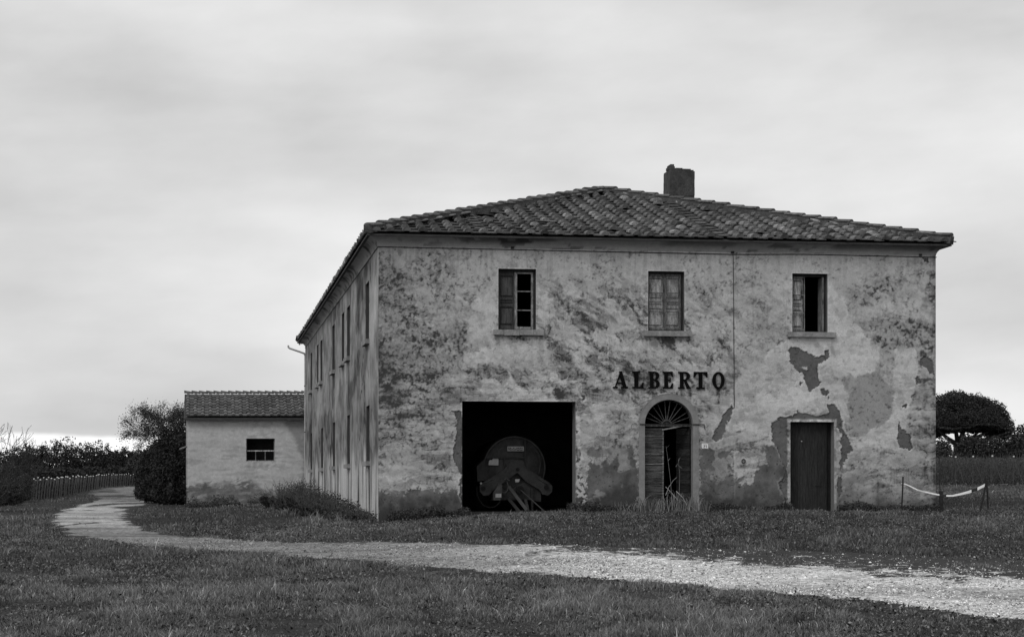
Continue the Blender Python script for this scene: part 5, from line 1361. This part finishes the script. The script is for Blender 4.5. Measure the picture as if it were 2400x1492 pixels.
def right_vineyard():
    Y0 = 92.; n = 150000
    x = RNG.uniform(18, 44, n); row = RNG.integers(0, 7, n); y = Y0+row*2.2+RNG.normal(size=n)*.28+(x-20)*.05
    gz = terrain(x, y); h = RNG.random(n)**.85*(1.42+.16*(fbm(x*1.2, y*.5, 3, 160)-.5))
    P = np.stack([x, y, gz+h], -1)
    o = foliage('vine_foliage', P, RNG.uniform(.035, .10, n), M['vine'], tone=.22+.35*RNG.random(n)*(.4+.9*fbm(x*1.5, h*2+y, 3, 161)))
    tag(o, 'dry vine rows behind the farmhouse on the right', 'vines', kind='stuff')
    segs = []
    m = MB()
    for k in range(1500):
        xx = random.uniform(19, 30); yy = Y0+random.choice((0, 0, 2.2, 4.4))+jit(.25); z = float(terrain(xx, yy)); t = z+random.uniform(.9, 1.5)
        m.tube([(xx, yy, z+random.uniform(.2, .9)), (xx+jit(.12), yy+jit(.1), (z+t)/2+.3), (xx+jit(.22), yy+jit(.1), t+random.random()*.22)], [.010, .007, .005], 3, False)
    tag(m.build('vine_shoots', M['twig']), 'thin upright dry shoots over the right vine rows', 'vines', kind='stuff')
    # end posts, each with a slanting stay
    for i, (px0, py0, px1, py1) in enumerate(((2240, 1071, 2256, 1131), (2281, 1070, 2301, 1129), (2326, 1069, 2347, 1129), (2376, 1070, 2394, 1126))):
        Yp = 91.3; b = at(px1, py1, Yp); gz = float(terrain(b.x, Yp)); t = at(px0, py0, Yp)
        r = empty('vineyard_post', (t.x, Yp, gz), 0, None, 'vine row end post with a slanting stay, %s from the farmhouse' % ORD[i], 'post', 'vine row end posts on the right')
        h = t.z-gz
        m = MB(); m.tone = .4; m.tube([(0, .1, -.1), (0, 0, h)], .018, 5); m.build('stake', M['post'], r)
        m = MB(); m.tube([(b.x-t.x, -.5, -.05), (0, 0, h-.02)], .012, 5); m.build('stay', M['post'], r)
        m = MB(); m.tube([(0, 0, h-.01), (0, 0, h+.06)], .04, 6); m.build('cap', M['tip'], r)
    m = MB()
    tag_g = None
right_vineyard()

# ------------------------------------------------------------------ barrier tape and its stakes
def barrier():
    def stake(p_top, p_bot, Y, label, r=.022, cap=False):
        t = at(*p_top, Y); b = at(*p_bot, Y); b.z = min(b.z, float(terrain(b.x, Y)))-.05
        m = MB(); m.tube([Vector(b)-Vector(b), (t-b)*.5+Vector((.006, 0, 0)), t-b], [r*.75, r, r], 6); o = m.build('stake', M['stake']); o.location = b
        tag(o, label, 'stake', 'thin dark stakes holding the barrier tape')
        return o
    stake((2116.5, 1116), (2112.5, 1195), 46.6, 'upright stake in front of the right end of the farmhouse', .020)
    stake((2312, 1127), (2296, 1196), 46.9, 'left, slanting one of the two stakes at the right end of the tape', .024)
    stake((2312.5, 1125), (2316, 1198), 47.05, 'right, nearly upright one of the two stakes at the tape end', .022)
    stake((2205, 1150), (2207, 1198), 47.2, 'short thick stake at the right corner of the farmhouse', .05)
    pts = [(2113, 1132), (2122, 1133.5), (2136, 1140), (2150, 1147), (2168, 1152), (2186, 1156), (2202, 1159), (2218, 1161), (2232, 1161), (2252, 1157), (2270, 1152.5), (2277, 1150), (2291, 1145), (2307, 1137), (2312, 1132)]
    V = []; F = []; mi = []
    w = [.012, .014, .016, .017, .018, .018, .018, .020, .022, .027, .033, .036, .038, .034, .02]
    for (px, py), ww in zip(pts, w):
        c = at(px, py, 46.9 if px > 2150 else 46.62); V += [(c.x, c.y, c.z-ww), (c.x, c.y+.01, c.z+ww), (c.x, c.y+.006, c.z-ww), (c.x, c.y+.016, c.z+ww)]
    for i in range(len(pts)-1):
        a, b = 4*i, 4*i+4; F += [(a, b, b+1, a+1), (a+2, a+3, b+3, b+2)]; k = 1 if i in (6, 11) else 0; mi += [k, k]
    org = at(2214, 1160, 46.9)
    o = np_mesh('barrier_tape', np.array(V), F, [M['white'], M['stake']], origin=org); o.data.polygons.foreach_set('material_index', np.array(mi, np.int32))
    tag(o, 'sagging white and dark barrier tape strung right of the farmhouse', 'tape')
    # electricity cable climbing the right corner with dry creeper
    m = MB(); pl = [(2197, 1040), (2200, 1060), (2203, 1085), (2204, 1105), (2202, 1130), (2204, 1160), (2203, 1196)]
    m.tube([at(x, y, 48.1) for x, y in pl], .012, 5)
    o = m.build('corner_cable', M['iron'], origin=at(2203, 1190, 48.1)); tag(o, 'dark cable hanging down the right corner of the farmhouse', 'cable')
barrier()

# ------------------------------------------------------------------ weeds and shrubs along the walls
def weeds():
    # dark trailing plants at the foot of the front wall
    def strip(pxs, n, hmax, size=.045, v=(-.45, -.02)):
        P = []
        for a, b in pxs:
            u0, u1 = float(fu(a)), float(fu(b)); k = int(n*(u1-u0)); u = RNG.uniform(u0, u1, k); vv = RNG.uniform(*v, k)
            q = Hn(u, vv, 0*u); q[:, 2] = terrain(q[:, 0], q[:, 1])+RNG.random(k)**1.4*hmax*(.35+1.2*fbm(u*2.2, vv, 3, 170))*(1-.5*np.abs(vv+.15)/.4); P.append(q)
        return np.concatenate(P)
    P = strip([(905, 1085), (1350, 1495), (1650, 1850), (1960, 2195)], 1700, .16)
    P = np.concatenate([P, strip([(1070, 1100), (1325, 1350), (1352, 1400), (1660, 1720), (1815, 1850), (1975, 2040)], 2200, .25), strip([(910, 1040)], 2200, .28)])
    k = 26000; v = RNG.uniform(-.3, 36, k); u = -.04-RNG.random(k)**1.3*1.2; q = Hn(u, v, 0*u)
    q[:, 2] = terrain(q[:, 0], q[:, 1])+RNG.random(k)**1.3*(.18+.018*v)*(.2+1.8*fbm(v*.8, u, 3, 171)); P = np.concatenate([P, q])
    k = 7000; q = np.stack([RNG.uniform(-14.6, -9, k), 82-.03-RNG.random(k)*.5, np.zeros(k)], -1); q[:, 2] = terrain(q[:, 0], q[:, 1])+RNG.random(k)**1.5*.55*sst(.35, .7, fbm(q[:, 0]*1.4, q[:, 1], 4, 172)); P = np.concatenate([P, q])
    o = foliage('wall_weeds', P, RNG.uniform(.025, .075, len(P)), M['leaf'], tone=RNG.uniform(.15, .65, len(P))); tag(o, 'low dark leafy weeds at the foot of the front wall', 'weeds', kind='stuff')
    # tall dry grass clumps by the arched doorway
    spec = [((1490, 1545), 'clump of tall dry grass left of the arched doorway', 90, .42), ((1545, 1605), 'tall wispy grass growing in the open arched doorway', 70, .55), ((1600, 1650), 'clump of arching grass right of the arched doorway', 80, .40), ((1425, 1490), 'short tuft of grass between the cart entrance and arched door', 70, .3)]
    for (a, b), lab, n, hm in spec:
        u0, u1 = float(fu(a)), float(fu(b)); u = RNG.uniform(u0, u1, n); v = RNG.uniform(-.55, .0, n); q = Hn(u, v, 0*u); z = terrain(q[:, 0], q[:, 1])
        m = MB()
        for (x, y, _), zz in zip(q, z):
            m.tone = random.uniform(.12, .6) if random.random() < .85 else .9; h = hm*random.uniform(.4, 1.1); lx, ly = jit(.5)*h, jit(.4)*h
            pts = [(x, y, zz-.02), (x+lx*.25, y+ly*.25, zz+h*.5), (x+lx*.6, y+ly*.6, zz+h*.85), (x+lx*1.15, y+ly, zz+h*(.95 if random.random() < .6 else .7))]
            m.tube(pts, [.007, .006, .004, .002], 3, False)
        o = m.build('grass_clump', M['dry'], origin=Vector(H((u0+u1)/2, -.25, float(z.mean())))); tag(o, lab, 'grass clump', 'dry grass clumps by the arched doorway')
    m = MB()
    for p, q_, t in (((1575, 1185), [(1572, 1130), (1566, 1080), (1561, 1045)], .35), ((1590, 1190), [(1592, 1150), (1593, 1110), (1590, 1075)], .35), ((1585, 1150), [(1600, 1165), (1608, 1180), (1610, 1192)], 1.4), ((1560, 1160), [(1568, 1140), (1578, 1125), (1586, 1118)], .9), ((1618, 1184), [(1624, 1188), (1630, 1196), (1637, 1205)], 1.4), ((1560, 1140), [(1575, 1155), (1588, 1170), (1596, 1180)], 1.0)):
        m.tone = t; m.tube([at(x, y, 46.9) for x, y in [p]+q_], [.008, .007, .006, .004], 4, False)
    for x, y in ((1561, 1050), (1566, 1078), (1590, 1080), (1592, 1108), (1584, 1093), (1597, 1096)):
        m.tone = .5; m.tube([at(x, y, 46.9), at(x+jit(9), y-random.uniform(4, 10), 46.85)], [.008, .002], 3, False)
    o = m.build('tall_weed', M['dry'], origin=at(1575, 1190, 46.9)); tag(o, 'tall seed-headed weed stems against the dark arched doorway', 'weed')
    # bushes along the long side wall
    sp = [(.9, -.55, .55, 'smallest leafy bush nearest the corner of the long side wall'), (4.2, -.8, .85, 'second leafy bush from the corner along the side wall'), (8.5, -1.0, 1.05, 'third leafy bush from the corner along the side wall'),
          (14, -1.2, 1.3, 'fourth leafy bush from the corner along the side wall'), (20, -1.3, 1.45, 'fifth leafy bush from the corner along the side wall'), (27, -1.4, 1.5, 'farthest leafy bush, by the foot of the drainpipe'), (33, -.2, 1.3, 'bush between the drainpipe and the outbuilding wall')]
    for v, u, hh, lab in sp:
        x, y, _ = H(u, v, 0); z0 = float(terrain(x, y)); root = tree_root('shrub', (x, y, z0), lab, 'shrub', 'leafy bushes along the long side wall')
        hh *= .46
        cs, rs = [], []
        for k in range(34):
            r = random.uniform(.10, .26)*hh; cs.append((x+jit(.9)*hh, y+jit(2.6)*hh, z0+random.random()**1.2*hh*.62)); rs.append(r)
        P, _k = blob_pts(cs, rs, 5200, .85, .5); P = P[P[:, 2] > z0-.05]
        uu, _v = uv_of(P[:, 0], P[:, 1]); P = P[uu < -.03]
        add_leaves(root, P, RNG.uniform(.03, .09, len(P)), M['leaf'], RNG.uniform(.06, .5, len(P)), 'foliage')
        sg = []
        for k in range(22): grow((x+jit(.9*hh), y+jit(1.8*hh), z0), (jit(.5)-.15, jit(.5), 1), hh*random.uniform(.4, .85), .009, 2, .5, .75, 3, (1, 3), 0, None, sg)
        branches(sg, 'stems', M['twig'], root, 3, .004)
weeds()
